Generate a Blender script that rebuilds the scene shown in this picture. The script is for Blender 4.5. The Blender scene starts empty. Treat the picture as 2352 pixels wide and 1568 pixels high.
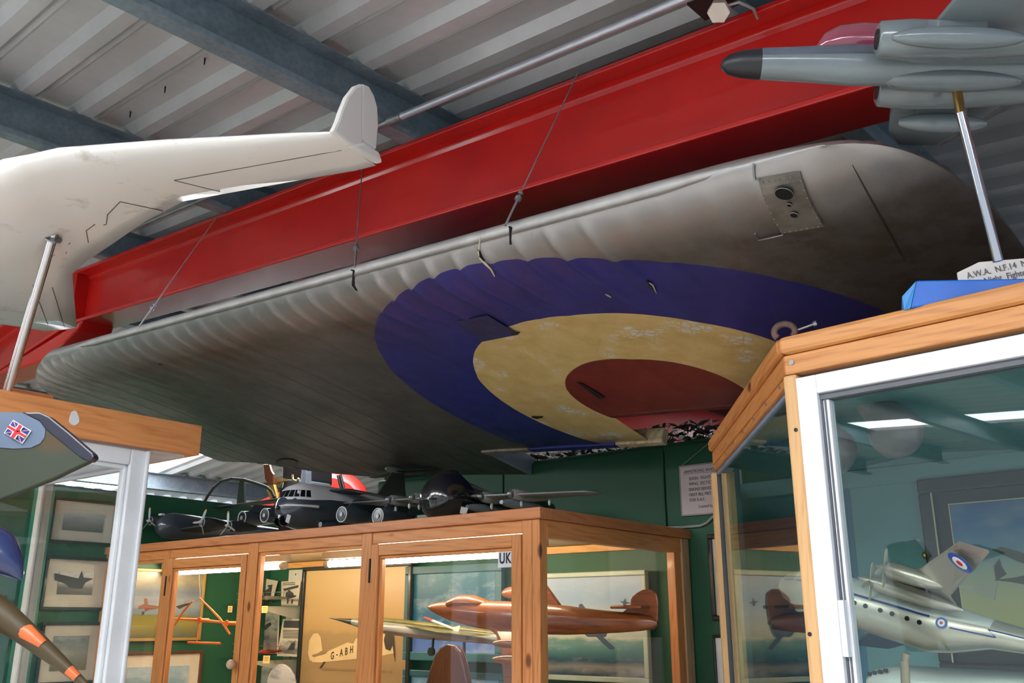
import bpy, math, random
from mathutils import Vector as V, Matrix

# ------------------------------------------------------------------ camera, world, exposure
scn = bpy.context.scene
COL = scn.collection
FPX, CX, CY, CZ = 2130.0, 1176.0, 784.0, 1.6
TH = math.atan(645.0 / FPX)
cam_d = bpy.data.cameras.new('camera')
cam = bpy.data.objects.new('camera', cam_d); COL.objects.link(cam)
cam.location = (0, 0, CZ); cam.rotation_euler = (math.pi / 2 + TH, 0, 0)
cam_d.sensor_width = 36; cam_d.lens = FPX / 2352 * 36
cam_d.clip_start = 0.02; cam_d.clip_end = 200
scn.camera = cam
wd = bpy.data.worlds.new('overcast_sky'); scn.world = wd; wd.use_nodes = True
wd.node_tree.nodes['Background'].inputs[0].default_value = (0.80, 0.90, 1.0, 1)
wd.node_tree.nodes['Background'].inputs[1].default_value = 1.0
SKYLIGHT_STRENGTH = 13.0
TUBE_STRENGTH = 66.0
scn.view_settings.view_transform = 'Standard'
scn.view_settings.look = 'None'
scn.view_settings.gamma = 1
scn.view_settings.exposure = -0.18
scn.view_settings.use_curve_mapping = False
cy = scn.cycles
cy.max_bounces = 6; cy.diffuse_bounces = 3; cy.glossy_bounces = 3; cy.transmission_bounces = 2; cy.transparent_max_bounces = 14
cy.caustics_reflective = False; cy.caustics_refractive = False; cy.use_adaptive_sampling = True; cy.adaptive_threshold = .1; cy.adaptive_min_samples = 16; cy.sample_clamp_indirect = 6.0

# ------------------------------------------------------------------ projection helpers (pixel -> real point on a real plane)
def ray(px, py):
    x = (px - CX) / FPX; z = -(py - CY) / FPX
    return V((x, math.cos(TH) - z * math.sin(TH), math.sin(TH) + z * math.cos(TH)))
EYE = V((0, 0, CZ))
def hp(px, py, p0, n):
    r = ray(px, py); n = V(n)
    return EYE + r * ((V(p0) - EYE).dot(n) / r.dot(n))
def hz(px, py, z):                       # z above the eye
    r = ray(px, py); return EYE + r * (z / r.z)
def hy(px, py, y):
    r = ray(px, py); return EYE + r * (y / r.y)
def axes(a):
    a = math.radians(a)
    return V((math.cos(a), -math.sin(a), 0)), V((math.sin(a), math.cos(a), 0))
Z = V((0, 0, 1))

class Frame:
    def __init__(s, o, x, y, z=None):
        s.o = V(o); s.x = V(x).normalized(); s.y = V(y).normalized(); s.z = V(z).normalized() if z is not None else s.x.cross(s.y)
    def p(s, a, b, c): return s.o + s.x * a + s.y * b + s.z * c
    def loc(s, w): d = V(w) - s.o; return d.dot(s.x), d.dot(s.y), d.dot(s.z)

# ------------------------------------------------------------------ mesh builder
class MB:
    def __init__(s): s.v = []; s.f = []; s.sm = []
    def add(s, vs, fs, smooth=False):
        n = len(s.v); s.v += [V(q) for q in vs]
        for f in fs: s.f.append([i + n for i in f]); s.sm.append(smooth)
        return s
    def hexa(s, p):      # p: 8 points, bottom loop 0-3, top loop 4-7
        return s.add(p, [(3, 2, 1, 0), (4, 5, 6, 7), (0, 1, 5, 4), (1, 2, 6, 5), (2, 3, 7, 6), (3, 0, 4, 7)])
    def box(s, fr, a0, a1, b0, b1, c0, c1):
        return s.hexa([fr.p(a0, b0, c0), fr.p(a1, b0, c0), fr.p(a1, b1, c0), fr.p(a0, b1, c0),
                       fr.p(a0, b0, c1), fr.p(a1, b0, c1), fr.p(a1, b1, c1), fr.p(a0, b1, c1)])
    def prism(s, poly, vec):
        n = len(poly); vec = V(vec)
        vs = [V(q) for q in poly] + [V(q) + vec for q in poly]
        fs = [list(range(n))[::-1], list(range(n, 2 * n))] + [(i, (i + 1) % n, (i + 1) % n + n, i + n) for i in range(n)]
        return s.add(vs, fs)
    def loft(s, rings, cap0=True, cap1=True, smooth=True):
        m = len(rings[0]); vs = [q for r in rings for q in r]; fs = []
        for k in range(len(rings) - 1):
            for i in range(m):
                j = (i + 1) % m
                fs.append((k * m + i, k * m + j, (k + 1) * m + j, (k + 1) * m + i))
        s.add(vs, fs, smooth)
        if cap0: s.add(rings[0], [tuple(range(m))[::-1]])
        if cap1: s.add(rings[-1], [tuple(range(m))])
        return s
    def tube(s, path, r, n=8, caps=True):
        path = [V(q) for q in path]; rings = []
        up = None
        for i, q in enumerate(path):
            t = (path[min(i + 1, len(path) - 1)] - path[max(i - 1, 0)]).normalized()
            if up is None: up = t.orthogonal().normalized()
            up = (up - t * up.dot(t)).normalized(); sd = t.cross(up)
            rr = r[i] if isinstance(r, (list, tuple)) else r
            rings.append([q + (up * math.cos(2 * math.pi * k / n) + sd * math.sin(2 * math.pi * k / n)) * rr for k in range(n)])
        return s.loft(rings, caps, caps)
    def ellip(s, c, ax, ay, az, n=14, m=9):
        rings = []
        for k in range(1, m):
            t = math.pi * k / m
            rings.append([V(c) + V(ax) * -math.cos(t) + (V(ay) * math.cos(2 * math.pi * i / n) + V(az) * math.sin(2 * math.pi * i / n)) * math.sin(t) for i in range(n)])
        return s.loft(rings)
    def disc(s, c, nrm, r, th=.004, n=24):
        nrm = V(nrm).normalized(); a = nrm.orthogonal().normalized(); b = nrm.cross(a)
        return s.prism([V(c) + (a * math.cos(2 * math.pi * i / n) + b * math.sin(2 * math.pi * i / n)) * r for i in range(n)], nrm * th)
    def build(s, name, mat, parent=None, bevel=0, local=False):
        base = V((0, 0, 0))
        if parent is not None and not local:
            q = parent
            while q is not None: base += V(q.location); q = q.parent
        me = bpy.data.meshes.new(name)
        me.from_pydata([tuple(q - base) for q in s.v], [], s.f)
        me.polygons.foreach_set('use_smooth', s.sm)
        me.update()
        import bmesh
        bm = bmesh.new(); bm.from_mesh(me); bmesh.ops.recalc_face_normals(bm, faces=bm.faces); bm.to_mesh(me); bm.free()
        me.materials.append(mat)
        o = bpy.data.objects.new(name, me); COL.objects.link(o)
        if parent is not None: o.parent = parent
        if bevel:
            md = o.modifiers.new('bevel', 'BEVEL'); md.width = bevel; md.segments = 2; md.limit_method = 'ANGLE'
        return o

def tag(o, label, cat, group=None):
    o['label'] = label; o['category'] = cat
    if group: o['group'] = group
    return o
def thing(name, label, cat, loc, group=None):
    o = bpy.data.objects.new(name, None); COL.objects.link(o); o.location = loc; o.empty_display_size = .05
    return tag(o, label, cat, group)
def struct(o, label=None, cat=None):
    o['kind'] = 'structure'
    if label: o['label'] = label
    if cat: o['category'] = cat
    return o

# ------------------------------------------------------------------ materials
def lin(r, g, b):
    def c(u):
        u /= 255.0
        return u / 12.92 if u <= .04045 else ((u + .055) / 1.055) ** 2.4
    return (c(r), c(g), c(b), 1)
class NT:
    def __init__(s, name):
        m = bpy.data.materials.new(name); m.use_nodes = True; s.m = m; s.t = m.node_tree; s.b = s.t.nodes['Principled BSDF']
    def n(s, typ, **kw):
        q = s.t.nodes.new(typ)
        for k, v in kw.items(): setattr(q, k, v)
        return q
    def l(s, a, b): s.t.links.new(a, b)
    def val(s, sock, v):
        if hasattr(v, 'is_linked') or hasattr(v, 'links'): s.l(v, sock)
        else: sock.default_value = v
    def math(s, op, a, b=0.0, clamp=False):
        q = s.n('ShaderNodeMath', operation=op, use_clamp=clamp); s.val(q.inputs[0], a); s.val(q.inputs[1], b); return q.outputs[0]
    def mix(s, fac, a, b, blend='MIX'):
        q = s.n('ShaderNodeMix', data_type='RGBA', blend_type=blend)
        s.val(q.inputs[0], fac); s.val(q.inputs[6], a); s.val(q.inputs[7], b); return q.outputs[2]
    def coord(s, kind='Object', scale=(1, 1, 1), rot=(0, 0, 0), loc=(0, 0, 0)):
        c = s.n('ShaderNodeTexCoord'); mp = s.n('ShaderNodeMapping')
        mp.inputs['Scale'].default_value = scale; mp.inputs['Rotation'].default_value = rot; mp.inputs['Location'].default_value = loc
        s.l(c.outputs[kind], mp.inputs[0]); return mp.outputs[0]
    def noise(s, vec, scale, detail=4, rough=.55):
        q = s.n('ShaderNodeTexNoise'); q.inputs['Scale'].default_value = scale; q.inputs['Detail'].default_value = detail
        q.inputs['Roughness'].default_value = rough; s.l(vec, q.inputs['Vector']); return q.outputs[0]
    def ramp(s, fac, stops, interp='LINEAR'):
        q = s.n('ShaderNodeValToRGB'); e = q.color_ramp; e.interpolation = interp
        while len(e.elements) < len(stops): e.elements.new(.5)
        for el, (p, c) in zip(e.elements, stops): el.position = p; el.color = c if len(c) == 4 else (*c, 1)
        s.val(q.inputs[0], fac); return q.outputs[0]
    def bump(s, h, strength=.2, dist=.01):
        q = s.n('ShaderNodeBump'); q.inputs['Strength'].default_value = strength; q.inputs['Distance'].default_value = dist
        s.l(h, q.inputs['Height']); s.l(q.outputs[0], s.b.inputs['Normal'])
    def set(s, color=None, rough=.5, metal=0.0, coat=0.0, spec=None):
        if color is not None: s.val(s.b.inputs['Base Color'], color)
        s.val(s.b.inputs['Roughness'], rough); s.val(s.b.inputs['Metallic'], metal)
        s.b.inputs['Coat Weight'].default_value = coat; s.b.inputs['Coat Roughness'].default_value = .08
        if spec is not None: s.b.inputs['Specular IOR Level'].default_value = spec
        return s.m
MATS = {}
def paint(name, rgb, rough=.45, metal=0.0, var=.12, scale=6, coat=0.0, bump=0.0):
    if name in MATS: return MATS[name]
    t = NT(name); v = t.coord(); f = t.noise(v, scale, 5)
    c = lin(*rgb); d = tuple(x * (1 - var) for x in c[:3]) + (1,); e = tuple(min(1, x * (1 + var)) for x in c[:3]) + (1,)
    col = t.ramp(f, [(.35, d), (.65, e)])
    if bump: t.bump(t.noise(v, 140, 2), bump, .002)
    MATS[name] = t.set(col, rough, metal, coat); return MATS[name]
def emit(name, rgb, strength):
    t = NT(name); t.set(lin(*rgb), .6)
    t.b.inputs['Emission Color'].default_value = lin(*rgb); t.b.inputs['Emission Strength'].default_value = strength
    MATS[name] = t.m; return t.m
def pine(name, d, light, dark, rough=.38, coat=.15, knots=True):
    """pine: growth-ring streaks along the grain direction d, with scattered brown knots"""
    if name in MATS: return MATS[name]
    t = NT(name); d = V(d).normalized()
    q = d.to_track_quat('X', 'Z').to_matrix().inverted().to_euler()
    v0 = t.coord('Object', rot=tuple(q))
    mp = t.n('ShaderNodeMapping'); mp.inputs['Scale'].default_value = (1.1, 9, 9); t.l(v0, mp.inputs[0])
    warp = t.noise(mp.outputs[0], 1.6, 3)
    wv = t.n('ShaderNodeTexWave', wave_type='BANDS', bands_direction='DIAGONAL'); wv.inputs['Scale'].default_value = 2.6
    wv.inputs['Distortion'].default_value = 9; wv.inputs['Detail'].default_value = 2; t.l(mp.outputs[0], wv.inputs['Vector'])
    mp2 = t.n('ShaderNodeMapping'); mp2.inputs['Scale'].default_value = (4, 90, 90); t.l(v0, mp2.inputs[0])
    fine = t.noise(mp2.outputs[0], 1.5, 3)
    f = t.math('ADD', t.math('MULTIPLY', wv.outputs[1], .22), t.math('MULTIPLY', fine, .78))
    col = t.ramp(f, [(.12, lin(*dark)), (.48, lin(*light)), (.9, tuple(min(1, x * 1.12) for x in lin(*light)[:3]) + (1,))])
    col = t.mix(t.math('MULTIPLY', warp, .22), col, lin(*dark))
    if knots:
        mp3 = t.n('ShaderNodeMapping'); mp3.inputs['Scale'].default_value = (3.4, 7, 7); t.l(v0, mp3.inputs[0])
        vo = t.n('ShaderNodeTexVoronoi'); vo.inputs['Scale'].default_value = 1.25; t.l(mp3.outputs[0], vo.inputs['Vector'])
        kn = t.ramp(vo.outputs[0], [(.0, (1, 1, 1)), (.075, (.8, .8, .8)), (.13, (0, 0, 0))])
        col = t.mix(kn, col, (lin(*dark)[0] * .22, lin(*dark)[1] * .16, lin(*dark)[2] * .12, 1))
    MATS[name] = t.set(col, rough, 0, coat); return MATS[name]
def glass(name, tint=(1, 1, 1, 1), base=.045, dust=0.0):
    t = NT(name); nt = t.t
    lw = t.n('ShaderNodeLayerWeight'); lw.inputs[0].default_value = .5
    fr = t.math('ADD', t.math('MULTIPLY', t.math('POWER', lw.outputs['Facing'], 5.0), 1 - base), base, True)
    tr = t.n('ShaderNodeBsdfTransparent'); tr.inputs[0].default_value = tint
    gl = t.n('ShaderNodeBsdfGlossy'); gl.inputs['Roughness'].default_value = .0
    mx = t.n('ShaderNodeMixShader'); t.l(fr, mx.inputs[0]); t.l(tr.outputs[0], mx.inputs[1]); t.l(gl.outputs[0], mx.inputs[2])
    out = nt.nodes['Material Output']; t.l(mx.outputs[0], out.inputs[0]); nt.nodes.remove(t.b)
    MATS[name] = t.m; return t.m
def art(name, stops, cloud=None, cscale=3.0, camt=.6, rough=.35, stretch=(1, 1, 2)):
    """a painted or printed picture: colours from bottom to top (Generated Z) with soft painted cloud blotches"""
    t = NT(name); g = t.coord('Generated'); sp = t.n('ShaderNodeSeparateXYZ'); t.l(g, sp.inputs[0])
    v = t.coord('Object', scale=stretch); nz = t.noise(v, cscale * 2, 6, .6)
    h = t.math('ADD', sp.outputs[2], t.math('MULTIPLY', t.math('SUBTRACT', nz, .5), .12))
    col = t.ramp(h, [(p, lin(*c)) for p, c in stops])
    if cloud:
        n2 = t.noise(v, cscale, 5, .6)
        m = t.ramp(n2, [(.48, (0, 0, 0)), (.66, (1, 1, 1))])
        col = t.mix(t.math('MULTIPLY', m, camt), col, lin(*cloud))
    MATS[name] = t.set(col, rough); return t.m

M_WHITE = paint('white_paint', (226, 230, 236), .4, var=.05, scale=9)
M_BLACK = paint('black_paint', (14, 14, 15), .35, var=.2)
M_CHROME = paint('polished_rod_steel', (205, 207, 215), .12, 1.0, .03)
M_STEEL = paint('dull_steel', (150, 152, 155), .4, .8, .15, 20)
M_DARK = paint('dark_metal', (38, 38, 40), .5, .3, .2)
M_GLASS = glass('clear_glass')

# ------------------------------------------------------------------ text
def text_mesh(name, body, fr, size, mat, parent, align='LEFT', bold=False, th=.0006, xs=1.0, spacing=1.0):
    cu = bpy.data.curves.new(name, 'FONT'); cu.body = body; cu.size = size; cu.extrude = th; cu.align_x = align
    cu.space_character = spacing
    if bold: cu.offset = size * .018
    tmp = bpy.data.objects.new(name + '_tmp', cu); COL.objects.link(tmp)
    dg = bpy.context.evaluated_depsgraph_get()
    me = bpy.data.meshes.new_from_object(tmp.evaluated_get(dg))
    bpy.data.objects.remove(tmp); bpy.data.curves.remove(cu)
    base = V((0, 0, 0)); q = parent
    while q is not None: base += V(q.location); q = q.parent
    for v in me.vertices: v.co = fr.p(v.co.x * xs, v.co.y, v.co.z) - base
    me.materials.clear(); me.materials.append(mat); me.name = name
    o = bpy.data.objects.new(name, me); COL.objects.link(o); o.parent = parent
    return o
# ================================================================== building shell
F1, F2 = axes(42.5)
SL, Z0, R1C, R2B = .089, 1.304 + CZ, -4.62, 1.75       # roof slope, rafter-top height, ridge position, near rafter plane
F1L, F1R, F2A, F2B = -10.15, 3.0, -7.0, 13.0
PUR = .165
def zt(c1):                                            # height of the rafter tops at position c1 along F1
    return Z0 - SL * c1 if c1 >= R1C else Z0 - SL * R1C + SL * (c1 - R1C)
def rp(c1, c2, dz=0.0): return F1 * c1 + F2 * c2 + Z * (zt(c1) + dz)

def roof_mat(name, rgb):
    t = NT(name); v = t.coord(); f = t.noise(v, 2.2, 6); g = t.noise(v, 30, 3)
    c = lin(*rgb)
    col = t.ramp(f, [(.3, tuple(x * .82 for x in c[:3])), (.7, tuple(min(1, x * 1.08) for x in c[:3]))])
    col = t.mix(t.math('MULTIPLY', g, .15), col, lin(120, 112, 105))
    return t.set(col, .33, .15)
M_ROOF = roof_mat('white_coated_roof_sheet', (206, 208, 212))
M_SKY = emit('backlit_rooflight_sheet', (255, 255, 255), SKYLIGHT_STRENGTH)
def galv():
    t = NT('galvanised_steel'); v = t.coord()
    vo = t.n('ShaderNodeTexVoronoi'); vo.inputs['Scale'].default_value = 60; t.l(v, vo.inputs['Vector'])
    f = t.math('ADD', t.math('MULTIPLY', vo.outputs[0], .25), t.math('MULTIPLY', t.noise(v, 9, 5), .8))
    col = t.ramp(f, [(.25, lin(104, 122, 134)), (.75, lin(142, 160, 172))])
    return t.set(col, .42, .2)
M_GALV = galv()
def redpaint():
    t = NT('glossy_red_beam_paint'); v = t.coord(); f = t.noise(v, 3, 6); g = t.noise(v, 160, 2)
    col = t.ramp(f, [(.3, lin(176, 18, 16)), (.7, lin(196, 26, 20))])
    t.bump(g, .10, .002)
    return t.set(col, .34, 0, .35)
M_RED = redpaint()

ridge = MB().prism([rp(R1C, F2A, PUR + .03) + F1 * a + Z * b for a, b in ((-.25, -.022), (0, 0), (.25, -.022), (.25, -.028), (0, -.006), (-.25, -.028))], F2 * (F2B - F2A))
ceiling = struct(ridge.build('ceiling', M_ROOF))
prof = []
for k in range(5):
    b = .2 * k
    prof += [(b, 0), (b + .012, -.006), (b + .022, 0), (b + .105, 0), (b + .128, -.034), (b + .172, -.034), (b + .198, 0)]
prof.append((1.0, 0))
def sheet_mesh(name, c1a, c1b, mat):
    vs = []; fs = []
    for c1 in (c1a, c1b):
        for q, dz in prof: vs.append(F1 * c1 + F2 * q + Z * (zt(c1) + PUR + .036 + dz))
    n = len(prof)
    for i in range(n - 1): fs.append((i, i + 1, n + i + 1, n + i))
    me = bpy.data.meshes.new(name); me.from_pydata([tuple(v) for v in vs], [], fs); me.materials.append(mat); me.update(); return me
me_r = {m: sheet_mesh('roof_sheet', R1C, F1R, mm) for m, mm in (('a', M_ROOF), ('s', M_SKY))}
me_l = {m: sheet_mesh('roof_sheet', F1L - .1, R1C, mm) for m, mm in (('a', M_ROOF), ('s', M_SKY))}
me_h = sheet_mesh('roof_sheet', R1C, F1R, M_ROOF); me_h.materials.append(M_SKY)      # narrow rooflight strip let into one sheet
for q, pg in enumerate(me_h.polygons): pg.material_index = 1 if q < len(prof) * .42 else 0
k = 0
while F2A + k < F2B:
    c2 = F2A - .4 + k
    for me_d, lights in ((me_r, (-5.4, -1.4)), (me_l, (3.6, -2.4, -4.4))):  # rear left-slope strips are unseen, added to brighten the far roof
        isl = any(abs(c2 - q) < .01 for q in lights)
        o = bpy.data.objects.new('rooflight_or_fill_sheet' if isl else 'roof_sheet', me_d['s' if isl else 'a']); COL.objects.link(o)
        if me_d is me_r and abs(c2 + 5.4) < .01: o.data = me_h
        o.parent = ceiling; o.location = F2 * c2
    k += 1
# screw tips that poke through the sheets on the overlap lines
scr = MB().tube([(0, 0, .012), (0, 0, -.012)], [.003, .002], 6); scr0 = None
for px, py in ((470, 141), (379, 206), (299, 263), (1300, 150), (1135, 220), (1493, 74), (865, 330), (1015, 285)):
    p = hp(px, py, rp(-2, 0, PUR + .02), Z + F1 * SL)
    if scr0 is None: scr0 = scr.build('screw_tip', M_DARK, ceiling, local=True); o = scr0
    else: o = scr0.copy(); COL.objects.link(o); o.parent = ceiling
    o.location = p

# purlins (galvanised, C section with lip) and their bolts
purlins = []
def purlin(c1, c2a, c2b, label):
    sg = 1
    sec = [(-.012, 0), (.055, 0), (.055, .02), (.052, .02), (.052, .003), (-.009, .003), (-.009, PUR - .003), (.052, PUR - .003), (.052, PUR), (-.012, PUR)]
    mb = MB().prism([rp(c1, c2a) + F1 * a + Z * (b - SL * a * (1 if c1 > R1C else -1)) for a, b in sec], F2 * (c2b - c2a))
    o = struct(mb.build('roof_purlin', M_GALV), label, 'purlin')
    return o
for i, c1 in enumerate((-2.08, -3.2, -4.3, -.93, .2, 1.3, 2.4)):
    o = purlin(c1, F2A, F2B, None)
    if c1 in (-2.08, -3.2, -.93):
        for dc2 in (-.10, .10):
            MB().disc(rp(c1, R2B + .08 + dc2 - .12, .06) - F1 * .014, -F1, .013, .008, 6).build('bolt', M_STEEL, o)
            MB().disc(rp(c1, R2B + .08 + dc2 - .12, .06) - F1 * .012, -F1, .02, .002, 14).build('washer', M_GALV, o)
for c1 in (-5.2, -7.2, -9.2): purlin(c1, F2A, F2B, None)

# red rafters: I-section with fillets, left and right of the ridge
def rafter(c1a, c1b, c2, tf=.017, w=.17, name='roof_beam'):
    d = .292
    tw = .012; h = w / 2; fl = .02
    sec = [(0, 0), (w, 0), (w, tf), (h + tw + fl, tf), (h + tw + .005, tf + .005), (h + tw, tf + fl), (h + tw, d - tf - fl), (h + tw + .005, d - tf - .005), (h + tw + fl, d - tf), (w, d - tf), (w, d), (0, d),
           (0, d - tf), (h - tw - fl, d - tf), (h - tw - .005, d - tf - .005), (h - tw, d - tf - fl), (h - tw, tf + fl), (h - tw - .005, tf + .005), (h - tw - fl, tf), (0, tf)]
    r0 = [rp(c1a, c2 + a, b - d) for a, b in sec]; r1 = [rp(c1b, c2 + a, b - d) for a, b in sec]
    return MB().loft([r0, r1], smooth=False)
beam = struct(rafter(R1C, F1R, R2B).build('roof_beam', M_RED, bevel=.004), 'glossy red steel I beam rising under the corrugated roof', 'beam')
beam2 = struct(rafter(F1L, R1C, R2B).build('roof_beam', M_RED, bevel=.004), 'red steel beam falling away left of the ridge', 'beam')
beam3 = struct(rafter(R1C, F1R, 6.25).build('roof_beam', M_RED, bevel=.004), 'far red steel beam glimpsed through the opening in the wing', 'beam')
hb = [rp(R1C + .16, R2B, -.288), rp(R1C + .13, R2B, -.33), rp(R1C - .25, R2B, -.41), rp(R1C - 1.1, R2B, -.288)]
MB().prism(hb, F2 * .17).build('ridge_haunch', M_RED, beam2, bevel=.012)
MB().prism([rp(R1C + .012, R2B + a, b) for a, b in ((.01, -.02), (.16, -.02), (.16, -.28), (.01, -.28))], F1 * -.024).build('ridge_plate', M_RED, beam2)

# thin galvanised tube with couplings running beside the beam
tu = thing('conduit_tube', 'thin grey steel tube running under the purlins beside the red beam', 'tube', rp(-2, 1.61))
pts = [rp(c, 1.612, -.005) for c in (-4.3, -3.0, -1.9)]
MB().tube([rp(-4.4, 1.612, -.008), rp(-1.965, 1.612, -.008)], .0085, 10).build('tube_length', M_STEEL, tu)
MB().tube([rp(-1.96, 1.612, -.008), rp(1.6, 1.612, -.008)], .0112, 10).build('tube_length', paint('tube_light_steel', (190, 194, 204), .3, .6), tu)
MB().tube([rp(-1.99, 1.612, -.008), rp(-1.93, 1.612, -.008)], .015, 10).build('coupling', M_STEEL, tu)
# wiring box with hexagonal cream cap on the purlin beside the beam
jb = thing('junction_box', 'cream hexagonal fitting on a dark bracket at the beam top', 'fitting', hp(1652, 25, rp(-.93, 0), Z + F1 * SL))
c = hp(1652, 22, rp(-.93, 0, -.02), Z + F1 * SL)
MB().disc(c + Z * .0, (-.25, -.55, -.8), .026, .022, 6).build('hexagon_cap', paint('cream_plastic', (214, 200, 190), .4), jb)
MB().box(Frame(c + Z * .03, F1, F2, Z), -.06, .03, -.04, .04, -.01, .05).build('bracket', M_DARK, jb)
MB().tube([c + F1 * .02, c + F1 * .05 - Z * .005, c + F1 * .06 + F2 * .05, c + F1 * .05 + F2 * .09], .004, 6).build('cable', paint('grey_cable', (150, 148, 145)), jb)

# floor and walls
M_FLOOR = paint('grey_hall_floor', (206, 200, 190), .6, var=.15, scale=1.2)
fl = MB().box(Frame((0, 0, 0), F1, F2, Z), F1L - .1, F1R, F2A, F2B, -.05, 0); struct(fl.build('floor', M_FLOOR))
M_GREEN = paint('dark_green_wall_paint', (28, 86, 58), .55, var=.10, scale=2.5)
fr = Frame((0, 0, 0), F1, F2, Z)
struct(MB().box(fr, F1L - .12, F1L, F2A, F2B, 0, zt(F1L) + .05).build('wall_left', M_GREEN))
struct(MB().box(fr, F1L, F1R, F2B, F2B + .1, 0, zt(R1C) + .2).build('wall_far', paint('white_far_wall', (222, 224, 228), .7, var=.05)))
# ================================================================== suspended wing section
WN = V((.19430202, .10186852, .97563801)).normalized()
WU = V((-.73898831, .66926988, .07729239)); WU = (WU - WN * WU.dot(WN)).normalized()
WX = -WU; WY = WN.cross(WX)                     # local x towards the tip, y towards the trailing edge, z up
WC = V((.50758576, 3.11698253, .74203187)) + EYE
WR = Matrix((WX, WY, WN)).transposed()
wing = bpy.data.objects.new('wing_section', None); COL.objects.link(wing)
wing.location = WC; wing.rotation_mode = 'QUATERNION'; wing.rotation_quaternion = WR.to_quaternion()
tag(wing, 'large fabric covered wing section with a worn roundel, hung on wires under the red beam', 'wing')
def wp(s, c, n=0.0): return WC + WX * (-s) + WY * c + WN * n      # world point on the wing
def wl(s, c, n=0.0): return V((-s, c, n))

def wing_mat():
    t = NT('aged_doped_fabric_with_roundel'); v = t.coord()
    sp = t.n('ShaderNodeSeparateXYZ'); t.l(v, sp.inputs[0])
    wob = t.math('MULTIPLY', t.math('SUBTRACT', t.noise(v, 4, 3), .5), .012)
    r2 = t.math('ADD', t.math('MULTIPLY', sp.outputs[0], sp.outputs[0]), t.math('MULTIPLY', sp.outputs[1], sp.outputs[1]))
    r = t.math('ADD', t.math('SQRT', r2), wob)
    n1 = t.noise(v, 3.2, 6, .62); n2 = t.noise(v, 11, 6, .68); st = t.coord(scale=(1, .22, 1)); n3 = t.noise(st, 9, 4)
    grey = t.ramp(n1, [(.25, lin(68, 62, 59)), (.5, lin(88, 84, 82)), (.75, lin(108, 104, 103))])
    stain = t.ramp(n2, [(.46, (0, 0, 0)), (.60, (1, 1, 1))])
    # the outer end is browner and blotched
    tipf = t.math('MULTIPLY', t.ramp(sp.outputs[0], [(.45, (0, 0, 0)), (.9, (1, 1, 1))]), .75)
    grey = t.mix(t.math('MULTIPLY', stain, t.math('ADD', tipf, .18)), grey, lin(70, 60, 52))
    grey = t.mix(t.math('MULTIPLY', n3, .35), grey, lin(96, 92, 88))
    # lighter and more metallic towards the leading edge
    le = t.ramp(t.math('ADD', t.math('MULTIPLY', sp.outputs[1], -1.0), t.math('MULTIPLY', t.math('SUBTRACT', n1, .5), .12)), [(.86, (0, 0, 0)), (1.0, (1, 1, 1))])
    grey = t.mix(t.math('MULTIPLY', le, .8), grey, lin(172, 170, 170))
    blue = t.ramp(n1, [(.3, lin(30, 34, 104)), (.6, lin(38, 44, 132)), (.8, lin(58, 60, 118))])
    blue = t.mix(t.math('MULTIPLY', n3, .30), blue, lin(50, 50, 74))
    red = t.ramp(n1, [(.3, lin(104, 34, 34)), (.7, lin(130, 42, 38))])
    cream = t.ramp(n2, [(.3, lin(200, 168, 104)), (.6, lin(220, 192, 132)), (.8, lin(206, 170, 104))])
    fl = t.n('ShaderNodeTexVoronoi', feature='DISTANCE_TO_EDGE'); fl.inputs['Scale'].default_value = 34; t.l(v, fl.inputs['Vector'])
    patch = t.ramp(t.noise(v, 5.5, 3), [(.56, (0, 0, 0)), (.63, (1, 1, 1))])
    chip = t.math('MULTIPLY', t.ramp(fl.outputs[0], [(.06, (0, 0, 0)), (.12, (1, 1, 1))]), patch)
    cream = t.mix(chip, cream, lin(214, 210, 204))
    def step(a): return t.math('GREATER_THAN', r, a)
    col = t.mix(step(.328), red, cream); col = t.mix(step(.655), col, blue); col = t.mix(step(1.0), col, grey)
    t.bump(t.noise(v, 260, 2), .12, .002)
    rough = t.ramp(n2, [(.3, (.32,) * 3), (.7, (.46,) * 3)])
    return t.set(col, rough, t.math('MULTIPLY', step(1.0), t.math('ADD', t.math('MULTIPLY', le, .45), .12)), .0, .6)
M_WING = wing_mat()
SROOT, STIP = 3.36, -1.285
# section: (chord, height) round the profile, lower side then nose then upper side
low = [(.82, .008), (.7, .0), (.55, -.004), (.4, -.006), (.3, -.006), (.2, -.006), (.13, -.006), (.0, -.005), (-.12, -.004), (-.24, -.004), (-.36, -.004), (-.46, -.005), (-.54, -.007), (-.61, -.009), (-.67, -.012),
       (-.72, -.014), (-.765, -.017), (-.80, -.019), (-.835, -.021), (-.868, -.0225), (-.895, -.0235), (-.92, -.0235), (-.942, -.0225), (-.962, -.0205), (-.98, -.0175), (-.997, -.0135), (-1.012, -.0085), (-1.026, -.002), (-1.038, .006), (-1.047, .015), (-1.053, .025)]
up = [(-1.055, .035), (-1.053, .045), (-1.046, .055), (-1.032, .064), (-1.005, .075), (-.95, .09), (-.87, .108), (-.7, .14), (-.4, .17), (-.15, .17), (.13, .15), (.2, .145), (.4, .11), (.6, .06), (.82, .012)]
P = low + up
def s_min(c, n):
    ce = c - .055                                   # chord seen in plan
    q = max(0.0, 1 - abs((ce + .30) / .815) ** 3.4) if ce < -.30 else 1.0
    return -.95 - .335 * q ** (1 / 3.4)
def c_te(s):
    T = [(-9, .125), (.299, .125), (.30, .40), (1.21, .40), (1.211, .745), (1.6, .74), (1.9, .745), (2.3, .71), (2.6, .62), (2.8, .54), (3.0, .42), (3.2, .36), (3.3, .34), (9, .30)]
    for (a, x), (b, y) in zip(T, T[1:]):
        if a <= s <= b: return x + (y - x) * (s - a) / (b - a)
def root_cut(c): return SROOT - (.0 if c > -.55 else ((-.55 - c) / .42) ** 2 * .40)
NS = 430
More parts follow.
